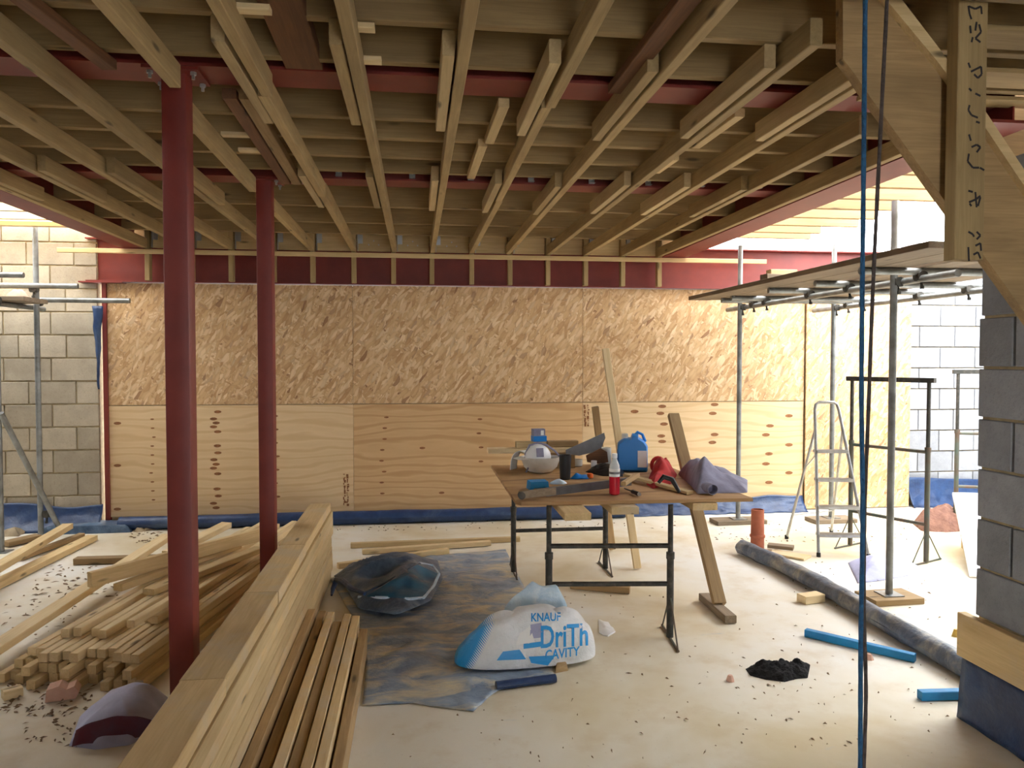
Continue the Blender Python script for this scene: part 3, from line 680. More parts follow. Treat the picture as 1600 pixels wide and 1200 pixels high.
for i, (x, z, w, l) in enumerate(((2.95, 2.351, .3, 'grey timber offcut lying on the scaffold platform'), (2.98, 2.394, .22, 'pale offcut stacked on another on the scaffold platform'), (3.2, 2.352, .16, 'cut block lying alone on the scaffold platform'))):
    timber('offcut', (x-w/2, 5.95+.06*i, z), (x+w/2, 6.0, z), .1, .042 if i < 2 else .044, 'pale' if i else 'grime', None, l, 'offcut')
for (x, y), l, w in (((3.283, 7.51), 'dirty wooden pad under the scaffold pole near the clay pipe', .23), ((4.265, 7.45), 'dirty wooden pad under the scaffold pole behind the ladder', .2), ((3.271, 4.946), 'square wooden pad under the scaffold pole beside the grey membrane roll', .16)):
    timber('sole_board', (x-w*1.15, y-.01, .0215), (x+w*1.15, y+.01, .0215), .24 if w < .2 else .22, .042, 'grime' if w > .16 else 'old', None, l, 'sole board')
# ---- scaffold on the left
sl = root('scaffold', (-3.6, 7.4, 0), 'galvanised tube scaffold in front of the beige block wall', 'scaffold')
for x, y, t in ((-3.6, 7.16, 3.0), (-3.53, 7.72, 2.92), (-4.6, 7.16, 3.0)):
    m = MB(); m.rod((x, y, .006), (x, y, t), .0242, 14); pl = m.build('pole', 'galv', sl)
    m = MB(); m.box((x-.07, y-.07, 0), (x+.07, y+.07, .008)); m.build('base_plate', 'galv', pl, False)
q = yp(37, 430, 7.08); tubeof((-5.0, 7.08, q.z), q, 'transom', sl); q = yp(122, 447, 7.64); tubeof((-5.0, 7.64, q.z), q, 'transom', sl)
q = yp(203, 470, 7.8); tubeof((-4.4, 7.8, q.z), q, 'transom', sl); tubeof((-3.655, 6.6, 2.17), (-3.585, 7.98, 2.17), 'ledger', sl)
tubeof(V((-3.55, 7.1, 1.22)), V((-3.38, 7.79, .03)), 'brace', sl)
for p in ((-3.6, 7.12, 2.36), (-3.53, 7.68, 2.34), (-3.53, 7.76, 2.22), (-3.47, 7.72, .22), (-3.6, 7.16, 2.19)): coupler(p, sl)
for k in range(3): timber('scaffold_board', (-5.0, 7.28+.15*k, 2.215), (-3.4, 7.28+.15*k, 2.215), .145, .038, 'grime', None, 'dirty scaffold board under rubble, '+('farthest from the block wall', 'between two others on the left scaffold', 'closest to the block wall')[k], 'scaffold board', 'boards on the left scaffold')

# ---- long grey membrane roll across the floor on the right
lumpy_roll('membrane_roll', [(2.79, 6.3, 0), (2.86, 5.8, 0), (2.885, 5.0, 0), (2.875, 4.3, 0), (2.87, 3.3, 0)], .062, 'pipewrap', 'dusty grey membrane roll lying on the floor past the clay pipe', 'membrane roll', amp=.2, seed=9)

# ================================================================ SMALLER THINGS
def hfield(outline, hfun, nr=14, ns=40, base=.004):
    # closed mound on a star-shaped outline: rings from the rim to the centre
    c = sum((V((p[0], p[1], 0)) for p in outline), V((0, 0, 0)))/len(outline); n = len(outline); vs = []; fs = []
    L = [0]
    for i in range(n): L.append(L[-1]+(V(outline[(i+1) % n][:2])-V(outline[i][:2])).length)
    rim = []
    for k in range(ns):
        d = k/ns*L[-1]; i = max(j for j in range(n) if L[j] <= d); t = (d-L[i])/max(L[i+1]-L[i], 1e-6)
        a, b_ = V(outline[i][:2]), V(outline[(i+1) % n][:2]); q = a.lerp(b_, t); rim.append(V((q.x, q.y, 0)))
    for r in range(nr):
        t = 1-r/nr
        for q in rim:
            p = c+(q-c)*t; p.z = base+hfun(p.x, p.y, 1-t); vs.append(p)
    c = c.copy(); c.z = base+hfun(c.x, c.y, 1); vs.append(c)
    for r in range(nr-1): fs += [(r*ns+k, r*ns+(k+1) % ns, (r+1)*ns+(k+1) % ns, (r+1)*ns+k) for k in range(ns)]
    fs += [((nr-1)*ns+k, (nr-1)*ns+(k+1) % ns, len(vs)-1) for k in range(ns)]
    k0 = len(vs); vs += [V((q.x, q.y, base-.003)) for q in rim]
    fs += [(k, (k+1) % ns, k0+(k+1) % ns, k0+k) for k in range(ns)]+[tuple(k0+k for k in range(ns))[::-1]]
    m = MB(); m.add(vs, fs); return m
def F2(pts, z=0): return [tuple(zp(x, y, z)[:2]) for x, y in pts]
def ridged(x, y, s, seed):  # folds
    return 1-abs(nz(x, y, 0, s, seed))*2

# ---- dusty tarp on the floor
T = coons([zp(x, y) for x, y in ((515, 905), (600, 878), (690, 868), (790, 860))][::1], [zp(x, y) for x, y in ((566, 1104), (640, 1100), (740, 1113), (778, 1080), (868, 1062))],
          [zp(x, y) for x, y in ((566, 1104), (572, 1040), (560, 980), (515, 905))], [zp(x, y) for x, y in ((868, 1062), (860, 1040), (850, 1000), (822, 925), (790, 860))])
m = MB()
def tf(u, v):
    p = T(u, v); e = min(u, v, 1-u, 1-v); p.z = .006+.045*abs(nz(p.x*2, p.y*5, 0, 1.2, 2))*min(1, e*8)+.012*abs(nz(p.x*6, p.y*9, 0, 1.4, 5)); return p
m.grid(tf, 60, 60); tag(m.build('tarp', 'tarp', ang=60, solid=.003), 'dusty blue plastic tarp spread flat on the concrete', 'tarp')
# folded front edge of the tarp: rolled fold
lumpy_roll('tarp_fold', [zp(775, 1078)+V((0, 0, .0)), zp(868, 1066)], .022, 'navy', 'rolled navy strip of membrane under the edge of the tarp', 'membrane roll', amp=.1, seed=4, steps=14)
# crumpled plastic sack on the tarp
ol = F2([(522, 910), (540, 928), (560, 962), (620, 972), (672, 950), (692, 915), (684, 885), (640, 876), (580, 885), (545, 893)])
def hs(x, y, t): return (.15*(1-(1-t)**2.2)*(.45+.55*ridged(x*1.8, y*3.2, 1.3, 4))+.012*nz(x*9, y*9, 0, 1, 6)) if t > 0 else 0
sk = hfield(ol, hs, 22, 70, .05).build('plastic_sack', 'tarpdark', ang=70); tag(sk, 'crumpled dark blue plastic sack lying open on the tarp', 'sack')
# teal opening of the sack: the inner face showing between two lips
sco = sum((V((p[0], p[1], 0)) for p in ol), V((0, 0, 0)))/len(ol)
def sack_z(x, y):
    # height of the sack under (x, y): star-shaped outline, t = 1 - relative radius
    d = V((x, y, 0))-sco; best = 0
    n = len(ol)
    for i in range(n):
        a = V((*ol[i], 0))-sco; b_ = V((*ol[(i+1) % n], 0))-sco; det = a.x*b_.y-a.y*b_.x
        if abs(det) < 1e-9: continue
        s1 = (d.x*b_.y-d.y*b_.x)/det; s2 = (a.x*d.y-a.y*d.x)/det
        if s1 >= -1e-6 and s2 >= -1e-6: best = s1+s2; break
    return .05+hs(x, y, 1-best) if best < 1 else .01
def on_sack(px, py, lift):
    d = ray(px, py); t = (EYE.z-.4)/-d.z
    for i in range(700):
        p = EYE+d*t
        if p.z <= sack_z(p.x, p.y): break
        t += .003
    return p-d.normalized()*lift
def spatch(name, poly, mat, lift, nu=16, nv=12):
    P4 = [V((x, y, 0)) for x, y in poly]; m = MB()
    def fn(u, v):
        p = P4[0].lerp(P4[1], u).lerp(P4[3].lerp(P4[2], u), v); return on_sack(p.x, p.y, lift)
    m.grid(fn, nu, nv); return m.build(name, mat, sk, ang=75)
spatch('inner_lining', [(572, 932), (660, 936), (684, 896), (652, 882)], 'teal', .012)
m = MB(); m.tube([on_sack(x, y, .012) for x, y in ((560, 933), (600, 934), (640, 936), (662, 934), (678, 915), (686, 897), (676, 884), (655, 880))], .011, 7); m.build('lip', 'clear', sk)
m = MB(); m.tube([on_sack(x, y, .012) for x, y in ((572, 926), (610, 906), (640, 888), (656, 881))], .01, 7); m.build('lip', 'tarpdark', sk)
m = MB(); tl_ = [zp(x, y, z) for x, y, z in ((570, 928, .14), (550, 920, .14), (536, 908, .13), (526, 906, .1), (520, 920, .05), (518, 930, .03))]; m.tube(tl_, [.012, .018, .022, .022, .016, .008], 8); m.build('twisted_neck', 'navy', sk)

# ---- insulation bag
BX, BY = .60, 4.195
def bag_h(x, y):
    ca, sa = cos(-.10), sin(-.10); u = ((x-BX)*ca-(y-BY)*sa)/.40; v = ((x-BX)*sa+(y-BY)*ca)/.17
    k = 1-(abs(u)**(4 if u > 0 else 2.3)+abs(v)**2.3)
    if k <= 0: return 0
    return .285*k**.5*(1-.3*max(0, -u)**2)*(1+.12*nz(x*2, y*2, 0, 1.5, 12))-.05*max(0, ridged(x*4, y*5, 1, 13)-.5)*min(1, k*3)+.006*nz(x*14, y*16, 0, 1, 15)*min(1, k*3)
bo = []
for i in range(40):
    a = 2*pi*i/40; cu = abs(cos(a))**(2/(4 if cos(a) > 0 else 2.3))*(1 if cos(a) > 0 else -1)*.399; cv = abs(sin(a))**(2/2.3)*(1 if sin(a) > 0 else -1)*.169
    bo.append((BX+cu*cos(-.1)+cv*sin(-.1), BY-cu*sin(-.1)+cv*cos(-.1)))
ZB = .03
bag = hfield(bo, lambda x, y, t: bag_h(x, y), 60, 170, ZB).build('insulation_bag', 'bag', ang=75)
tag(bag, 'crumpled white and blue plastic insulation bag with large blue lettering on the tarp', 'bag')
def on_bag(px, py, lift=.004):
    d = ray(px, py); t0 = (EYE.z-.5)/-d.z; t = t0; p = EYE+d*t
    for i in range(900):
        p = EYE+d*t
        if p.z <= ZB+bag_h(p.x, p.y): break
        t += .002
    return p-d.normalized()*lift
def bag_text(body, px, py, h, slope=0.0, width=None, bold=.0, parent=bag, mat='bagblue', squeeze=None, name='lettering'):
    cu = bpy.data.curves.new('lettering', 'FONT'); cu.body = body; cu.size = 1; cu.offset = bold; cu.resolution_u = 3
    o = bpy.data.objects.new('lettering', cu); COL.objects.link(o); bpy.context.view_layer.update()
    me = bpy.data.meshes.new_from_object(o.evaluated_get(bpy.context.evaluated_depsgraph_get())); bpy.data.objects.remove(o)
    bm = bmesh.new(); bm.from_mesh(me); bmesh.ops.triangulate(bm, faces=bm.faces[:])
    bmesh.ops.subdivide_edges(bm, edges=[e for e in bm.edges if e.calc_length() > .12], cuts=2, use_grid_fill=False); bmesh.ops.triangulate(bm, faces=bm.faces[:])
    xs = [v.co.x for v in bm.verts]; w = max(xs)-min(xs); x0 = min(xs); k = h/.7; kx = width/w if width else k
    for v in bm.verts:
        X = (v.co.x-x0)*kx; Y = v.co.y*k*(1 if squeeze is None else 1-(1-squeeze)*(v.co.x-x0)/w)
        v.co = on_bag(px+X, py-Y+slope*X)
    bm.to_mesh(me); bm.free(); me.materials.clear()
    return tag(link(name, me, mat, parent), kind='stuff')
bag_text('KNAUF', 830, 971, 13, -.03, 46, .02)
bag_text('DriTh', 845, 1012, 34, -.06, 74, .02)
bag_text('CAVITY', 852, 1032, 16, -.16, 54, .02, squeeze=.85)
def bag_patch(name, poly, mat, lift=.003, n=10, seg=7):
    T4 = [V((x, y, 0)) for x, y in poly]; m = MB()
    def fn(u, v):
        a = T4[0].lerp(T4[1], u); c = T4[3].lerp(T4[2], u); p = a.lerp(c, v); return on_bag(p.x, p.y, lift)
    m.grid(fn, n, seg); return m.build(name, mat, bag, ang=75)
bag_patch('blue_print', [(776, 1032), (786, 1018), (812, 1015), (822, 1030)], 'bagblue', .003, 12, 6)
bag_patch('blue_print', [(830, 1036), (826, 1026), (868, 1024), (856, 1040)], 'bagblue', .003, 10, 6)
bag_patch('grey_label', [(806, 1008), (812, 990), (828, 978), (836, 1004)], 'paper', .0035, 6, 6)
bag_patch('grey_label', [(828, 998), (829, 976), (846, 973), (848, 996)], 'violet', .0035, 5, 5)
bag_patch('blue_print', [(818, 1014), (818, 1006), (848, 1002), (848, 1010)], 'bagblue', .004, 8, 3)
# clear film bunched behind the bag
fo = [(.44, 4.42), (.56, 4.395), (.76, 4.39), (.9, 4.39), (.95, 4.42), (.88, 4.46), (.72, 4.475), (.52, 4.47)]
tag(hfield(fo, lambda x, y, t: .36*(1-(1-t)**3)*(.7+.3*ridged(x*3.4, y*3, 1.6, 21))+.02*nz(x*12, y*12, 0, 1, 22), 26, 90, .02).build('plastic_film', 'clear', ang=75), 'bunched pale blue clear plastic film behind the insulation bag', 'plastic film')
tag(hfield(F2([(935, 968), (936, 990), (948, 996), (962, 988), (950, 974)]), lambda x, y, t: .012*t+.02*abs(nz(x*9, y*9)), 5, 14, .003).build('paper_scrap', 'paper', ang=60), 'white torn paper scrap on floor beside the insulation bag', 'paper')
tag(hfield(F2([(868, 1052), (866, 1040), (884, 1036), (888, 1048)]), lambda x, y, t: .04*min(1, t*4), 5, 14, .003).build('wood_scrap', 'old', ang=60), 'small wood scrap beside the insulation bag corner', 'offcut')

# ---- pier foot: plank and membrane skirt
timber('pier_plank', (2.545, 3.29, .392), (2.545, -.3, .392), .044, .205, 'plank', None, 'wide plank fixed along the foot of the near block pier', 'plank')
m = MB()
def dpm(u, v):
    y = 3.27-3.5*u; return V((2.54-.02*(1-v)-.02*abs(nz(y*5, v*2, 0, 1.2, 31))*(1-v)-(.006*nz(y*14, v, 0, 1, 3)), y, .004+.282*v))
m.grid(dpm, 90, 12)
m.grid(lambda u, v: V((2.54+.25*u-.02*(1-v), 3.27+.012*nz(u*6, v*3), .004+.282*v)), 10, 12)
tag(m.build('membrane_skirt', 'navy', ang=70, solid=.003), 'dark navy membrane skirt below the plank on the near block pier', 'membrane')

# ---- ropes
def rope(name, pts, r, mat, label):
    m = MB(); P = []
    n = 70
    for i in range(n+1):
        t = i/n*(len(pts)-1); k = min(int(t), len(pts)-2); f = t-k
        a, b_, c, d = (pts[max(k-1, 0)], pts[k], pts[k+1], pts[min(k+2, len(pts)-1)])
        P.append(.5*(2*b_+(c-a)*f+(2*a-5*b_+4*c-d)*f*f+(3*b_-a-3*c+d)*f**3))
    m.tube(P, [r*(1+.07*sin(i*2.1)) for i in range(n+1)], 10); return tag(m.build(name, mat), label, 'rope')
YR = 2.14
a0 = yp(1352, 0, YR)
rope('rope', [V((a0.x, YR, 3.06))]+[yp(x, y, YR) for x, y in ((1352, 0), (1349, 300), (1346, 600), (1348, 800), (1345, 1000), (1344, 1200))]+[V((yp(1344, 1200, YR).x, YR, .02))], .0068, 'ropeb', 'straight blue rope hanging from the ceiling to the floor')
YR2 = 2.165
a0 = yp(1386, 0, YR2)
rope('rope', [V((a0.x+.01, YR2, 3.06))]+[yp(x, y, YR2) for x, y in ((1386, 0), (1376, 200), (1364, 450), (1357, 640), (1351, 800), (1350, 950), (1353, 1080), (1350, 1200))]+[V((yp(1350, 1200, YR2).x, YR2, .02))], .0056, 'ropeg', 'grey brown rope hanging beside the blue rope')

# ---- things on the right floor
def lathe_thing(name, x, y, prof, mat, label, cat, n=24, parent=None):
    m = MB(); m.lathe(prof, Matrix.Translation((x, y, 0)), n); o = m.build(name, mat, parent); 
    return tag(o, label, cat) if label else o
lathe_thing('clay_pipe', 3.006, 6.46, [(.058, 0), (.058, .1), (.066, .105), (.066, .125), (.058, .13), (.055, .35), (.049, .352), (.049, .02)], 'terra', 'terracotta clay drain pipe standing up through the floor', 'pipe')
loose('ply_offcut', (1205, 862), .012, (1262, 872), .012, .16, .018, 'plank', 'thin plywood offcut between the clay pipe and the ladder', 'offcut')
loose('floor_board', (1200, 852), .04, (1240, 856), .04, .1, .03, 'grime', 'small grimy board beside the clay pipe', 'board')
tag(hfield(F2([(1325, 880), (1340, 912), (1375, 908), (1420, 900), (1436, 886), (1415, 873), (1380, 880), (1345, 874)]), lambda x, y, t: .10*(1-(1-t)**2)*(.4+.6*ridged(x*1.6, y*1.6, 1.4, 41)), 16, 60, .004).build('cloth_sheet', 'violet', ang=70), 'lilac grey sheet crumpled on the floor beside the scaffold pole', 'sheet')
tag(hfield(F2([(1425, 818), (1440, 830), (1480, 832), (1508, 830), (1506, 815), (1460, 810)]), lambda x, y, t: .22*(1-(1-t)**2.5)*(.7+.3*ridged(x*3, y*3, 2, 43))+.02*nz(x*11, y*11), 16, 60, .004).build('insulation_roll', 'insul', ang=70), 'brown mineral wool bundle at the foot of the grey block wall', 'insulation')
m = MB(); A_, B2, C_, D_ = V((4.22, 5.38, .006)), V((5.1, 5.2, .006)), V((5.62, 6.15, .47)), V((4.78, 6.33, .47)); nn = (B2-A_).cross(D_-A_).normalized()*.018
m.add([A_, B2, C_, D_, A_+nn, B2+nn, C_+nn, D_+nn], [(0,1,2,3),(7,6,5,4),(0,4,5,1),(1,5,6,2),(2,6,7,3),(3,7,4,0)])
wbd = tag(m.build('white_board', 'white', smooth=False), 'white faced board sloping up past the near block pier', 'board')
timber('support_leg', (5.5, 6.12, .0), (5.5, 6.12, .42), .05, .05, 'pale', wbd, up=(1, 0, 0)); timber('support_leg', (4.85, 6.24, .0), (4.85, 6.24, .42), .05, .05, 'pale', wbd, up=(1, 0, 0))
loose('blue_batten', (1259, 988), .024, (1430, 1028), .024, .044, .044, 'bluepaint', 'long bright blue painted batten lying on the floor', 'batten')
loose('blue_batten', (1437, 1086), .024, (1545, 1083), .024, .044, .044, 'bluepaint', 'short bright blue painted batten touching the pier membrane', 'batten')
loose('white_block', (1252, 936), .03, (1282, 932), .03, .09, .055, 'pale', 'small pale block on the floor beside the grey membrane roll', 'block')
tag(hfield(F2([(1165, 1046), (1172, 1056), (1195, 1062), (1225, 1066), (1246, 1061), (1262, 1060), (1266, 1040), (1254, 1036), (1246, 1042), (1222, 1040), (1208, 1046), (1182, 1040)]), lambda x, y, t: .06*(1-(1-t)**3)*(.45+.55*ridged(x*6, y*6, 1.5, 51))+.012*nz(x*30, y*30)+.008*nz(x*70, y*70), 26, 110, .004).build('fleece_hat', 'fur', ang=80), 'fluffy black fleece hat dropped on the concrete floor', 'hat')
for (x, y, s, l) in ((1141, 1064, .022, 'small clay chip on the floor beside the fleece hat'), (1358, 1030, .024, 'small stone beside the long blue batten')):
    p = zp(x, y); tag(hfield([(p.x+s*cos(a)*(1+.2*nz(a, x)), p.y+s*sin(a)) for a in [k*pi/4 for k in range(8)]], lambda X, Y, t: .028*min(1, t*2.5), 4, 8, .003).build('stone_chip', 'pink', ang=30), l, 'stone')
p = zp(1494, 994); tag(hfield([(p.x+.03*cos(k), p.y+.025*sin(k)) for k in range(6)], lambda X, Y, t: .04*min(1, t*2), 4, 12, .003).build('yellow_scrap', 'amber', ang=40), 'yellow scrap on the floor beside the pier plank', 'scrap')

# ---- things on the left floor
tag(hfield(F2([(108, 1166), (150, 1172), (205, 1164), (262, 1128), (262, 1090), (225, 1086), (165, 1096), (125, 1120)]), lambda x, y, t: .17*(1-(1-t)**2)*(.55+.45*ridged(x*1.3, y*1.8, 1.3, 61)), 20, 70, .004).build('cloth_sheet', 'violet', ang=70), 'crumpled lilac grey sheet with dark folds beside the thick red post', 'sheet')
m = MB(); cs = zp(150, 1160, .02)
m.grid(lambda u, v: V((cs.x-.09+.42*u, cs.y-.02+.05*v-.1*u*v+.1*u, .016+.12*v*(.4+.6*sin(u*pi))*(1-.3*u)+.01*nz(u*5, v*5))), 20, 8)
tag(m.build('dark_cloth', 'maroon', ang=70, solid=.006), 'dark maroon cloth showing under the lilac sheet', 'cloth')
p = zp(99, 1090)
m = MB(); mx = Matrix.Translation((p.x, p.y, .004)) @ Matrix.Rotation(.25, 4, 'Z')
m.prism([(-.072, 0), (.06, 0), (.075, .03), (.055, .062), (.02, .05), (-.01, .072), (-.065, .06)], 1, -.045, .045); m.v = [mx @ v for v in m.v]
tag(m.build('brick_piece', 'pink', smooth=False), 'broken pink brick in front of the batten pile', 'brick')
loose('loose_block', (4, 1086), .025, (34, 1078), .025, .06, .045, 'pale', 'short pale offcut at the corner of the batten pile', 'offcut')
tag(hfield(F2([(58, 836), (150, 834), (205, 832), (212, 823), (110, 823)]), lambda x, y, t: .07*min(1, t*8)+.01*nz(x*4, y*6), 12, 50, .004).build('sheet_bundle', 'tarpdark', ang=60), 'flat dusty blue bundle of sheeting in front of navy membrane', 'sheeting')
random.seed(5)
RUB = [(205, 822), (214, 812), (225, 818), (236, 808), (245, 816), (218, 830), (232, 828), (244, 803), (116, 803), (20, 836), (36, 828)]
for i, (x, y) in enumerate(RUB):
    p = zp(x, y); s = random.uniform(.04, .085); vv = [1+.35*random.uniform(-1, 1) for _ in range(8)]
    tag(hfield([(p.x+s*cos(k*pi/4)*vv[k]*1.3, p.y+s*sin(k*pi/4)*vv[k]) for k in range(8)], lambda X, Y, t, s=s: s*.8*min(1, t*2)*(1+.3*nz(X*20, Y*20)), 5, 16, .003).build('rubble_lump', 'rubble', ang=30), 'lump of mortar rubble near the left end of the boarded wall', 'rubble', 'mortar rubble lumps')
for i in range(7):
    x, y, s = -4.3+.13*i, 7.36+.1*(i % 3), random.uniform(.05, .085)
    vv = [1+.3*random.uniform(-1, 1) for _ in range(8)]
    tag(hfield([(x+s*cos(k*pi/4)*vv[k]*1.2, y+s*sin(k*pi/4)*vv[k]) for k in range(8)], lambda X, Y, t, s=s: s*1.0*min(1, t*2), 5, 16, 2.237).build('rubble_lump', 'pink' if i % 3 == 0 else 'rubble', ang=30), 'lump of broken block on the left scaffold boards', 'rubble', 'rubble on the left scaffold')

# scattered chips, leaves and crumbs on the floor
m = MB(); random.seed(3)
def chip(x, y, s):
    a = random.random()*6.28; l, w = s*random.uniform(.6, 1.6), s*random.uniform(.25, .6); h = random.uniform(.002, .009)
    mx = Matrix.Translation((x, y, .002)) @ Matrix.Rotation(a, 4, 'Z'); m.add([(-l, -w*.4, 0), (0, -w, h), (l, .1*w, h*.6), (.1*l, w, h*.2), (0, 0, h*1.4)], [(0, 1, 4), (1, 2, 4), (2, 3, 4), (3, 0, 4), (0, 3, 2, 1)], mx)
def cluster(n, poly, s0, s1):
    x0, y0, x1, y1 = poly
    for _ in range(n):
        p = zp(random.uniform(x0, x1), random.uniform(y0, y1)); chip(p.x, p.y, random.uniform(s0, s1))
cluster(90, (50, 880, 190, 935), .012, .03); cluster(60, (0, 930, 120, 1000), .008, .022); cluster(90, (0, 1060, 150, 1120), .008, .024); cluster(40, (40, 1100, 120, 1170), .006, .016)
cluster(60, (700, 815, 1150, 826), .006, .02); cluster(40, (430, 822, 700, 830), .006, .02); cluster(50, (200, 832, 260, 850), .01, .025); cluster(45, (880, 930, 1260, 1100), .005, .014)
cluster(60, (1150, 1040, 1500, 1170), .004, .012); cluster(60, (1180, 870, 1480, 1040), .005, .014); cluster(70, (1110, 818, 1420, 850), .006, .02); cluster(30, (600, 1110, 1150, 1195), .004, .012)
tag(m.build('floor_debris', 'chip', smooth=False, org=(0, 0, 0)), 'scattered wood chips, leaves and crumbs on the floor', 'debris', kind='stuff')

# ================================================================ ON THE TABLE
def TP(x, y, z=ZT): return zp(x, y, z)
def at(p, rz=0, s=1): return Matrix.Translation(p) @ Matrix.Rotation(rz, 4, 'Z') @ Matrix.Scale(s, 4)
e = .001
# coat
co_ = [tuple(TP(x, y)[:2]) for x, y in ((1080, 760), (1090, 772), (1120, 771), (1168, 770), (1168, 752), (1120, 738), (1070, 735), (1060, 742))]
ct = hfield(co_, lambda x, y, t: .17*(1-(1-t)**2.4)*(.65+.35*ridged(x*2.4, y*2.4, 1.5, 71))*(2.1-1.5*max(0, min(1, (x-1.72)/.24)))+.014*nz(x*14, y*14, 0, 1, 72), 26, 90, ZT+.004).build('coat', 'coat', ang=75)
tag(ct, 'grey purple coat heaped on the corner of the tabletop', 'coat')
m = MB(); p = TP(1108, 764, ZT+.03); m.grid(lambda u, v: V((p.x+.03*cos(2*pi*u)*(1+.2*v), p.y-.06+.10*v, ZT+.036+.028*sin(2*pi*u))), 16, 5, True); m.build('cuff', 'coat', ct, ang=70, solid=.004)
# red garment
ro = [tuple(TP(x, y)[:2]) for x, y in ((1010, 757), (1020, 764), (1050, 756), (1058, 742), (1045, 730), (1022, 732))]
rg = hfield(ro, lambda x, y, t: .15*(1-(1-t)**2)*(.6+.4*ridged(x*3, y*3, 1.7, 75))+.01*nz(x*18, y*18), 18, 60, ZT+.004).build('work_garment', 'redcloth', ang=75); tag(rg, 'bunched red and black work garment between blue jerrycan and coat', 'garment')
m = MB(); a = TP(1040, 752, ZT+.1); m.tube([a+V((-.06, -.05, .0)), a+V((-.03, -.05, .035)), a+V((.02, -.06, .02)), a+V((.05, -.1, -.05))], [.01, .016, .016, .01], 8); m.build('black_strap', 'black', rg, ang=60)
m = MB(); a = TP(1028, 722, ZT+.1); m.tube([a+V((.045*cos(k*pi/8), .0, .05*sin(k*pi/8)-.02)) for k in range(16)], .014, 8, True); m.build('loop', 'redcloth', rg, ang=60)
# jerrycan
jc = TP(992, 738); r = root('jerrycan', (jc.x, jc.y+.07, ZT), 'bright blue plastic jerrycan with white label', 'jerrycan'); J = at(V((jc.x, jc.y+.07, ZT+e)), -.25, 1.22)
def slab(prof, d, mx, c=.02):
    m = MB(); n = len(prof)
    for y, k in ((-d/2, .0), (-d/2+c, 1.0), (d/2-c, 1.0), (d/2, .0)):
        cx = sum(p[0] for p in prof)/n; cz = sum(p[1] for p in prof)/n; f = 1 if k else .90
        m.v += [mx @ V((cx+(p[0]-cx)*f, y, cz+(p[1]-cz)*f)) for p in prof]
    for j in range(3): m.f += [(j*n+i, j*n+(i+1) % n, (j+1)*n+(i+1) % n, (j+1)*n+i) for i in range(n)]
    m.f += [tuple(range(n))[::-1], tuple(3*n+i for i in range(n))]; return m
slab([(-.085, .0), (.085, .0), (.09, .01), (.09, .155), (.07, .185), (.035, .205), (.035, .225), (.0, .225), (-.01, .2), (-.05, .2), (-.085, .17), (-.09, .15), (-.09, .01)], .12, J).build('body', 'bluep', r, ang=50)
m = MB(); m.lathe([(.019, .195), (.019, .222), (.016, .226)], J @ Matrix.Translation((-.045, 0, 0)), 16); m.build('cap', 'offwhite', r)
m = MB(); m.tube([J @ V(q) for q in ((.015, 0, .218), (.03, 0, .236), (.06, 0, .222), (.078, 0, .178))], .011, 8); m.build('handle', 'bluep', r)
m = MB(); m.box((.03, -.0625, .03), (.085, -.0612, .13), J); m.build('label_patch', 'paper', r, False)
# red drink bottle
bp = TP(960, 773); r = root('drink_bottle', (bp.x, bp.y, ZT), 'clear bottle half full of red drink with white label near the table edge', 'bottle'); B = Matrix.Translation((bp.x, bp.y, ZT+e))
m = MB(); m.lathe([(.024, 0), (.032, .006), (.032, .112)], B, 20); m.build('red_drink', 'redliquid', r)
m = MB(); m.lathe([(.0325, .112), (.033, .16)], B, 20); m.build('label_band', 'paper', r)
m = MB(); m.lathe([(.032, .16), (.03, .18), (.015, .215), (.014, .235)], B, 20); m.build('neck', 'clearp', r)
m = MB(); m.lathe([(.0165, .225), (.0165, .25), (.014, .252)], B, 16); m.build('cap', 'white', r)
m = MB(); m.lathe([(.0334, .128), (.0334, .142)], B, 20); m.build('label_print', 'steelblade', r)
# black cup
q = TP(883, 749); tag((lambda m: m.build('cup', 'black'))(MB().lathe([(.032, 0), (.036, .004), (.042, .16), (.042, .168), (.038, .168), (.033, .01)], Matrix.Translation((q.x, q.y, ZT+e)), 24)), 'tall black tumbler on the tabletop', 'tumbler')
# white hard hat (upside down) with respirator in it
q = TP(848, 742); r = root('hard_hat', (q.x, q.y+.1, ZT), 'white hard hat lying upside down on the tabletop', 'hard hat'); Hm = Matrix.Translation((q.x, q.y+.1, ZT+e)) @ Matrix.Diagonal((1.15, 1, 1, 1))
m = MB(); m.lathe([(.03, 0), (.075, .012), (.105, .045), (.122, .1), (.125, .118), (.119, .118), (.112, .1), (.095, .05), (.06, .022)], Hm, 32); m.build('shell', 'offwhite', r)
m = MB(); m.grid(lambda u, v: Hm @ V(((.124+.05*v*max(0, sin(u*pi)))*cos(pi*(.72+.55*u)), (.124+.05*v*max(0, sin(u*pi)))*sin(pi*(.72+.55*u)), .116-.012*v)), 20, 4); m.build('peak', 'offwhite', r, solid=.003)
m = MB(); m.tube([Hm @ V((.112*cos(k*pi/12), .112*sin(k*pi/12), .105)) for k in range(24)], .006, 6, True); m.build('headband', 'white', r)
rc = V((q.x-.02, q.y+.1, ZT+.115)); r = root('respirator', rc, 'white and grey respirator mask resting in the upturned hard hat', 'respirator'); Rm = Matrix.Translation(rc) @ Matrix.Rotation(1.1, 4, 'X') @ Matrix.Scale(1.25, 4)
m = MB(); m.lathe([(.078, 0), (.075, .02), (.062, .05), (.035, .07), (.01, .075)], Rm, 20); m.build('face_piece', 'white', r)
m = MB(); m.box((-.018, -.025, .055), (.022, .025, .082), Rm); m.build('valve', 'coat', r, False)
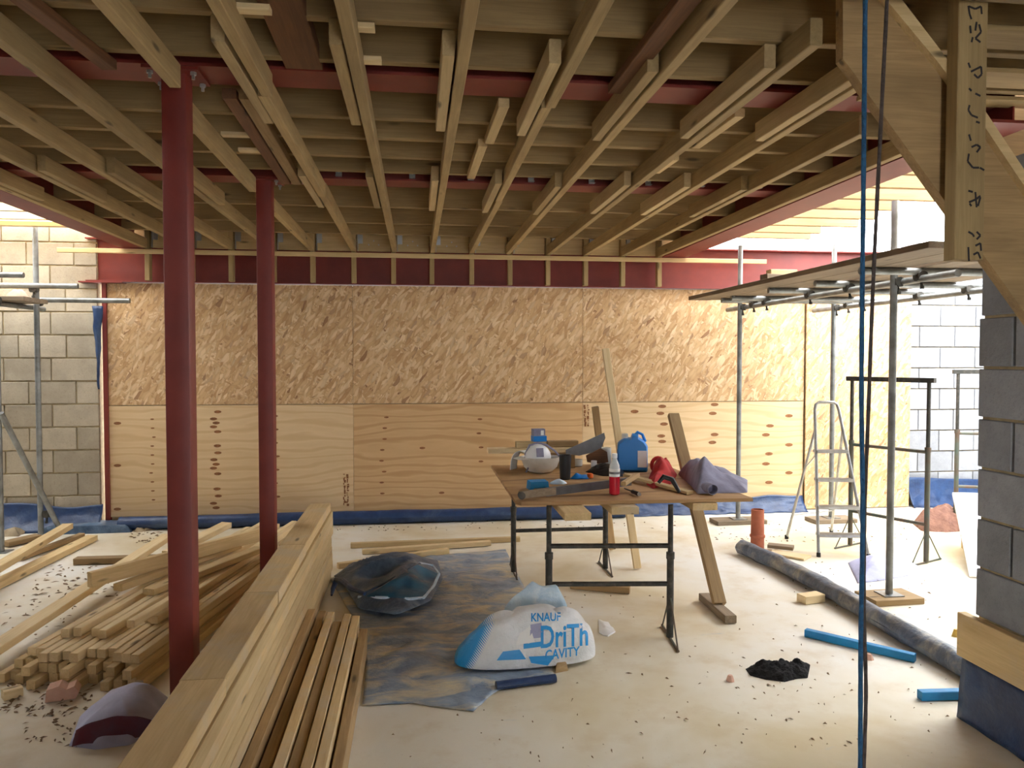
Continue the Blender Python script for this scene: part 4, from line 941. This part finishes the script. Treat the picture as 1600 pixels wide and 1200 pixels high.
m = MB(); m.tube([Rm @ V(p) for p in ((-.075, .01, .01), (-.05, .06, .04), (.0, .075, .035), (.05, .06, .04), (.1, .03, .02), (.13, 0, 0))], .008, 6); m.build('strap', 'coat', r)
m = MB(); m.tube([Rm @ V(p) for p in ((-.078, 0, 0), (-.05, -.05, .03), (-.075, -.09, .0))], .007, 6); m.build('strap', 'coat', r)
# folded paper bag / white box to the left
q = TP(812, 735); m = MB(); Q = at(V((q.x, q.y, ZT+e)), -.35)
m.grid(lambda u, v: Q @ V((-.07*cos(pi*u)+.03*v, .09*v, .14*max(0, sin(pi*u))**.7)), 20, 6); tag(m.build('paper_sleeve', 'paper', ang=50, solid=.004), 'arched white paper sleeve beside the hard hat', 'paper')
# small blue plastic stand
q = TP(840, 764); Q = at(V((q.x, q.y, ZT+e)), .08); m = MB(); m.prism([(-.062, 0), (-.038, 0), (-.036, .012), (.036, .012), (.038, 0), (.064, 0), (.058, .052), (-.056, .052)], 1, -.05, .05); m.v = [Q @ v for v in m.v]
tag(m.build('blue_plastic_step', 'bluepaint', smooth=False), 'small blue plastic tool block near the table corner', 'tool block')
# crumpled wrappers
q = TP(872, 756); tag(hfield([(q.x+.06*cos(k*.63), q.y+.035*sin(k*.63)) for k in range(10)], lambda x, y, t: .03*(1-(1-t)**2)*(.5+.5*ridged(x*8, y*8, 2, 81)), 10, 34, ZT+.004).build('wrapper', 'clear', ang=70), 'crumpled blue and white wrapper in front of the black tumbler', 'wrapper')
q = TP(906, 748); r = tag(hfield([(q.x+.07*cos(k*.63), q.y+.03*sin(k*.63)) for k in range(10)], lambda x, y, t: .045*(1-(1-t)**2)*(.6+.4*ridged(x*6, y*6, 2, 83)), 10, 34, ZT+.004).build('glove', 'bluep', ang=70), 'blue work glove with orange cuff on the tabletop', 'glove')
m = MB(); m.lathe([(.02, 0), (.024, .01), (.02, .03), (.008, .034)], Matrix.Translation((q.x+.072, q.y, ZT+.004)), 12); m.build('cuff', 'orange', r)
# long lever / wrecking bar across the table front
a, c = TP(812, 774, ZT+.03), TP(985, 752, ZT+.05)
r = root('spirit_level', a, 'long grey metal spirit level lying across the table front', 'spirit level')
mx = frame(a.lerp(c, .22), c); m = MB(); L = (c-a.lerp(c, .22)).length/2; m.box((-L, -.012, -.025), (L, .012, .025), mx); m.build('body', 'steelblade', r, False)
mx = frame(a, a.lerp(c, .3)); L = (a.lerp(c, .3)-a).length/2; m = MB(); m.box((-L, -.014, -.02), (L, .014, .022), mx); m.build('end_section', 'grime', r, False)
m = MB(); m.rod(a+V((.01, -.02, .0)), a+V((.012, .02, .0)), .022, 14); m.build('end_ring', 'iron', r)
# handsaw standing against the timber
sa = root('hand_saw', yp(900, 720, 5.6), 'hand saw with broad grey blade leaning behind the hard hat', 'hand saw')
m = MB(); pts = [yp(x, y, 5.62) for x, y in ((884, 703), (944, 676), (946, 684), (938, 704), (905, 712), (884, 709))]; m.prism([(p.x, p.z) for p in pts], 1, 5.619, 5.623); m.build('blade', 'steelblade', sa, False)
m = MB(); pts = [yp(x, y, 5.62) for x, y in ((916, 712), (938, 700), (948, 706), (950, 722), (934, 724), (918, 722))]; m.prism([(p.x, p.z) for p in pts], 1, 5.608, 5.634); m.build('handle', 'rust', sa, False)
# offcuts and boards at the back of the table
def toff(name, a, za, c, zc, w, h, mat, label): return timber(name, zp(*a, za), zp(*c, zc), w, h, mat, None, label, 'offcut')
def bk(px0, px1, z0, z1, Y, w, mat, label):
    a, c = yp(px0, 700, Y).x, yp(px1, 700, Y).x; timber('offcut', (a, Y, (z0+z1)/2), (c, Y, (z0+z1)/2), w, z1-z0, mat, None, label, 'offcut')
bk(822, 896, ZT+.001, .975, 5.76, .12, 'old', 'thick brown offcut at the back of the table behind the hard hat')
bk(762, 908, .976, 1.012, 5.76, .13, 'pale', 'long pale offcut laid on the thick brown offcut')
bk(806, 852, 1.013, 1.058, 5.76, .1, 'pale2', 'pale block under the blue tape box')
bk(855, 902, 1.013, 1.06, 5.78, .08, 'old', 'brown offcut on the long pale offcut behind the hard hat')
q = yp(842, 690, 5.76); q.z = 1.0585; r = root('tape_box', q, 'small blue and black box standing on the pale offcuts', 'box'); Q = at(q+V((0, 0, .001)), .15)
m = MB(); m.box((-.052, -.035, 0), (.052, .035, .042), Q); m.build('base', 'bluep', r, False); m = MB(); m.box((-.05, -.033, .0425), (.04, .033, .095), Q); m.build('top', 'coat', r, False); m = MB(); m.box((.005, -.0345, .048), (.028, -.0335, .085), Q); m.build('window', 'paper', r, False)
# tins and tubs behind the bottle
def tin(x, y, r0, h, mat, label, cat='tin', col=None):
    q = TP(x, y); m = MB(); m.lathe([(r0*.94, 0), (r0, .004), (r0, h), (r0*.93, h+.002), (r0*.92, h-.02)], Matrix.Translation((q.x, q.y, ZT+e)), 20); return tag(m.build('tub', mat), label, cat)
tin(946, 728, .045, .14, 'offwhite', 'cream cardboard tub behind the red drink bottle', 'tub'); tin(972, 729, .04, .13, 'iron', 'dark tin between cream tub and blue jerrycan')
tin(928, 735, .022, .07, 'white', 'small white pot in front of the saw handle', 'pot')
tin(900, 728, .05, .05, 'offwhite', 'low white tub behind the black tumbler', 'tub')
tag(hfield([tuple(TP(x, y)[:2]) for x, y in ((915, 738), (940, 744), (975, 745), (975, 736), (950, 730), (925, 731))], lambda x, y, t: .06*(1-(1-t)**2)*(.5+.5*ridged(x*6, y*6, 2, 85)), 12, 40, ZT+.004).build('tool_bag', 'black', ang=60), 'dark crumpled tool pouch behind the drink bottle', 'pouch')
# screwdriver and papers
a, c = TP(976, 763, ZT+.015), TP(998, 772, ZT+.017); r = root('chisel', c, 'chisel with black handle on the front of the tabletop', 'chisel')
m = MB(); m.tube([a.lerp(c, t) for t in (.52, .6, .75, .95, 1)], [.008, .014, .012, .014, .009], 10); m.build('handle', 'black', r); m = MB(); m.rod(a, a.lerp(c, .54), .005, 8); m.build('blade', 'steelblade', r)
m = MB(); m.rod(c, c+(c-a).normalized()*.012, .011, 10); m.build('ferrule', 'alu', r)
q = TP(893, 768); m = MB(); m.box((-.065, -.03, 0), (.065, .03, .002), at(q+V((0, 0, e)), .05)); tag(m.build('paper_note', 'paper', smooth=False), 'white paper lying under the spirit level', 'paper')
toff('lath', (978, 742), ZT+.035, (1078, 770), ZT+.012, .05, .02, 'pale2', 'flat lath slanting across the tabletop beside the coat')
toff('lath', (974, 756), ZT+.095, (996, 742), ZT+.095, .03, .025, 'old', 'short brown stick crossing the spirit level end')
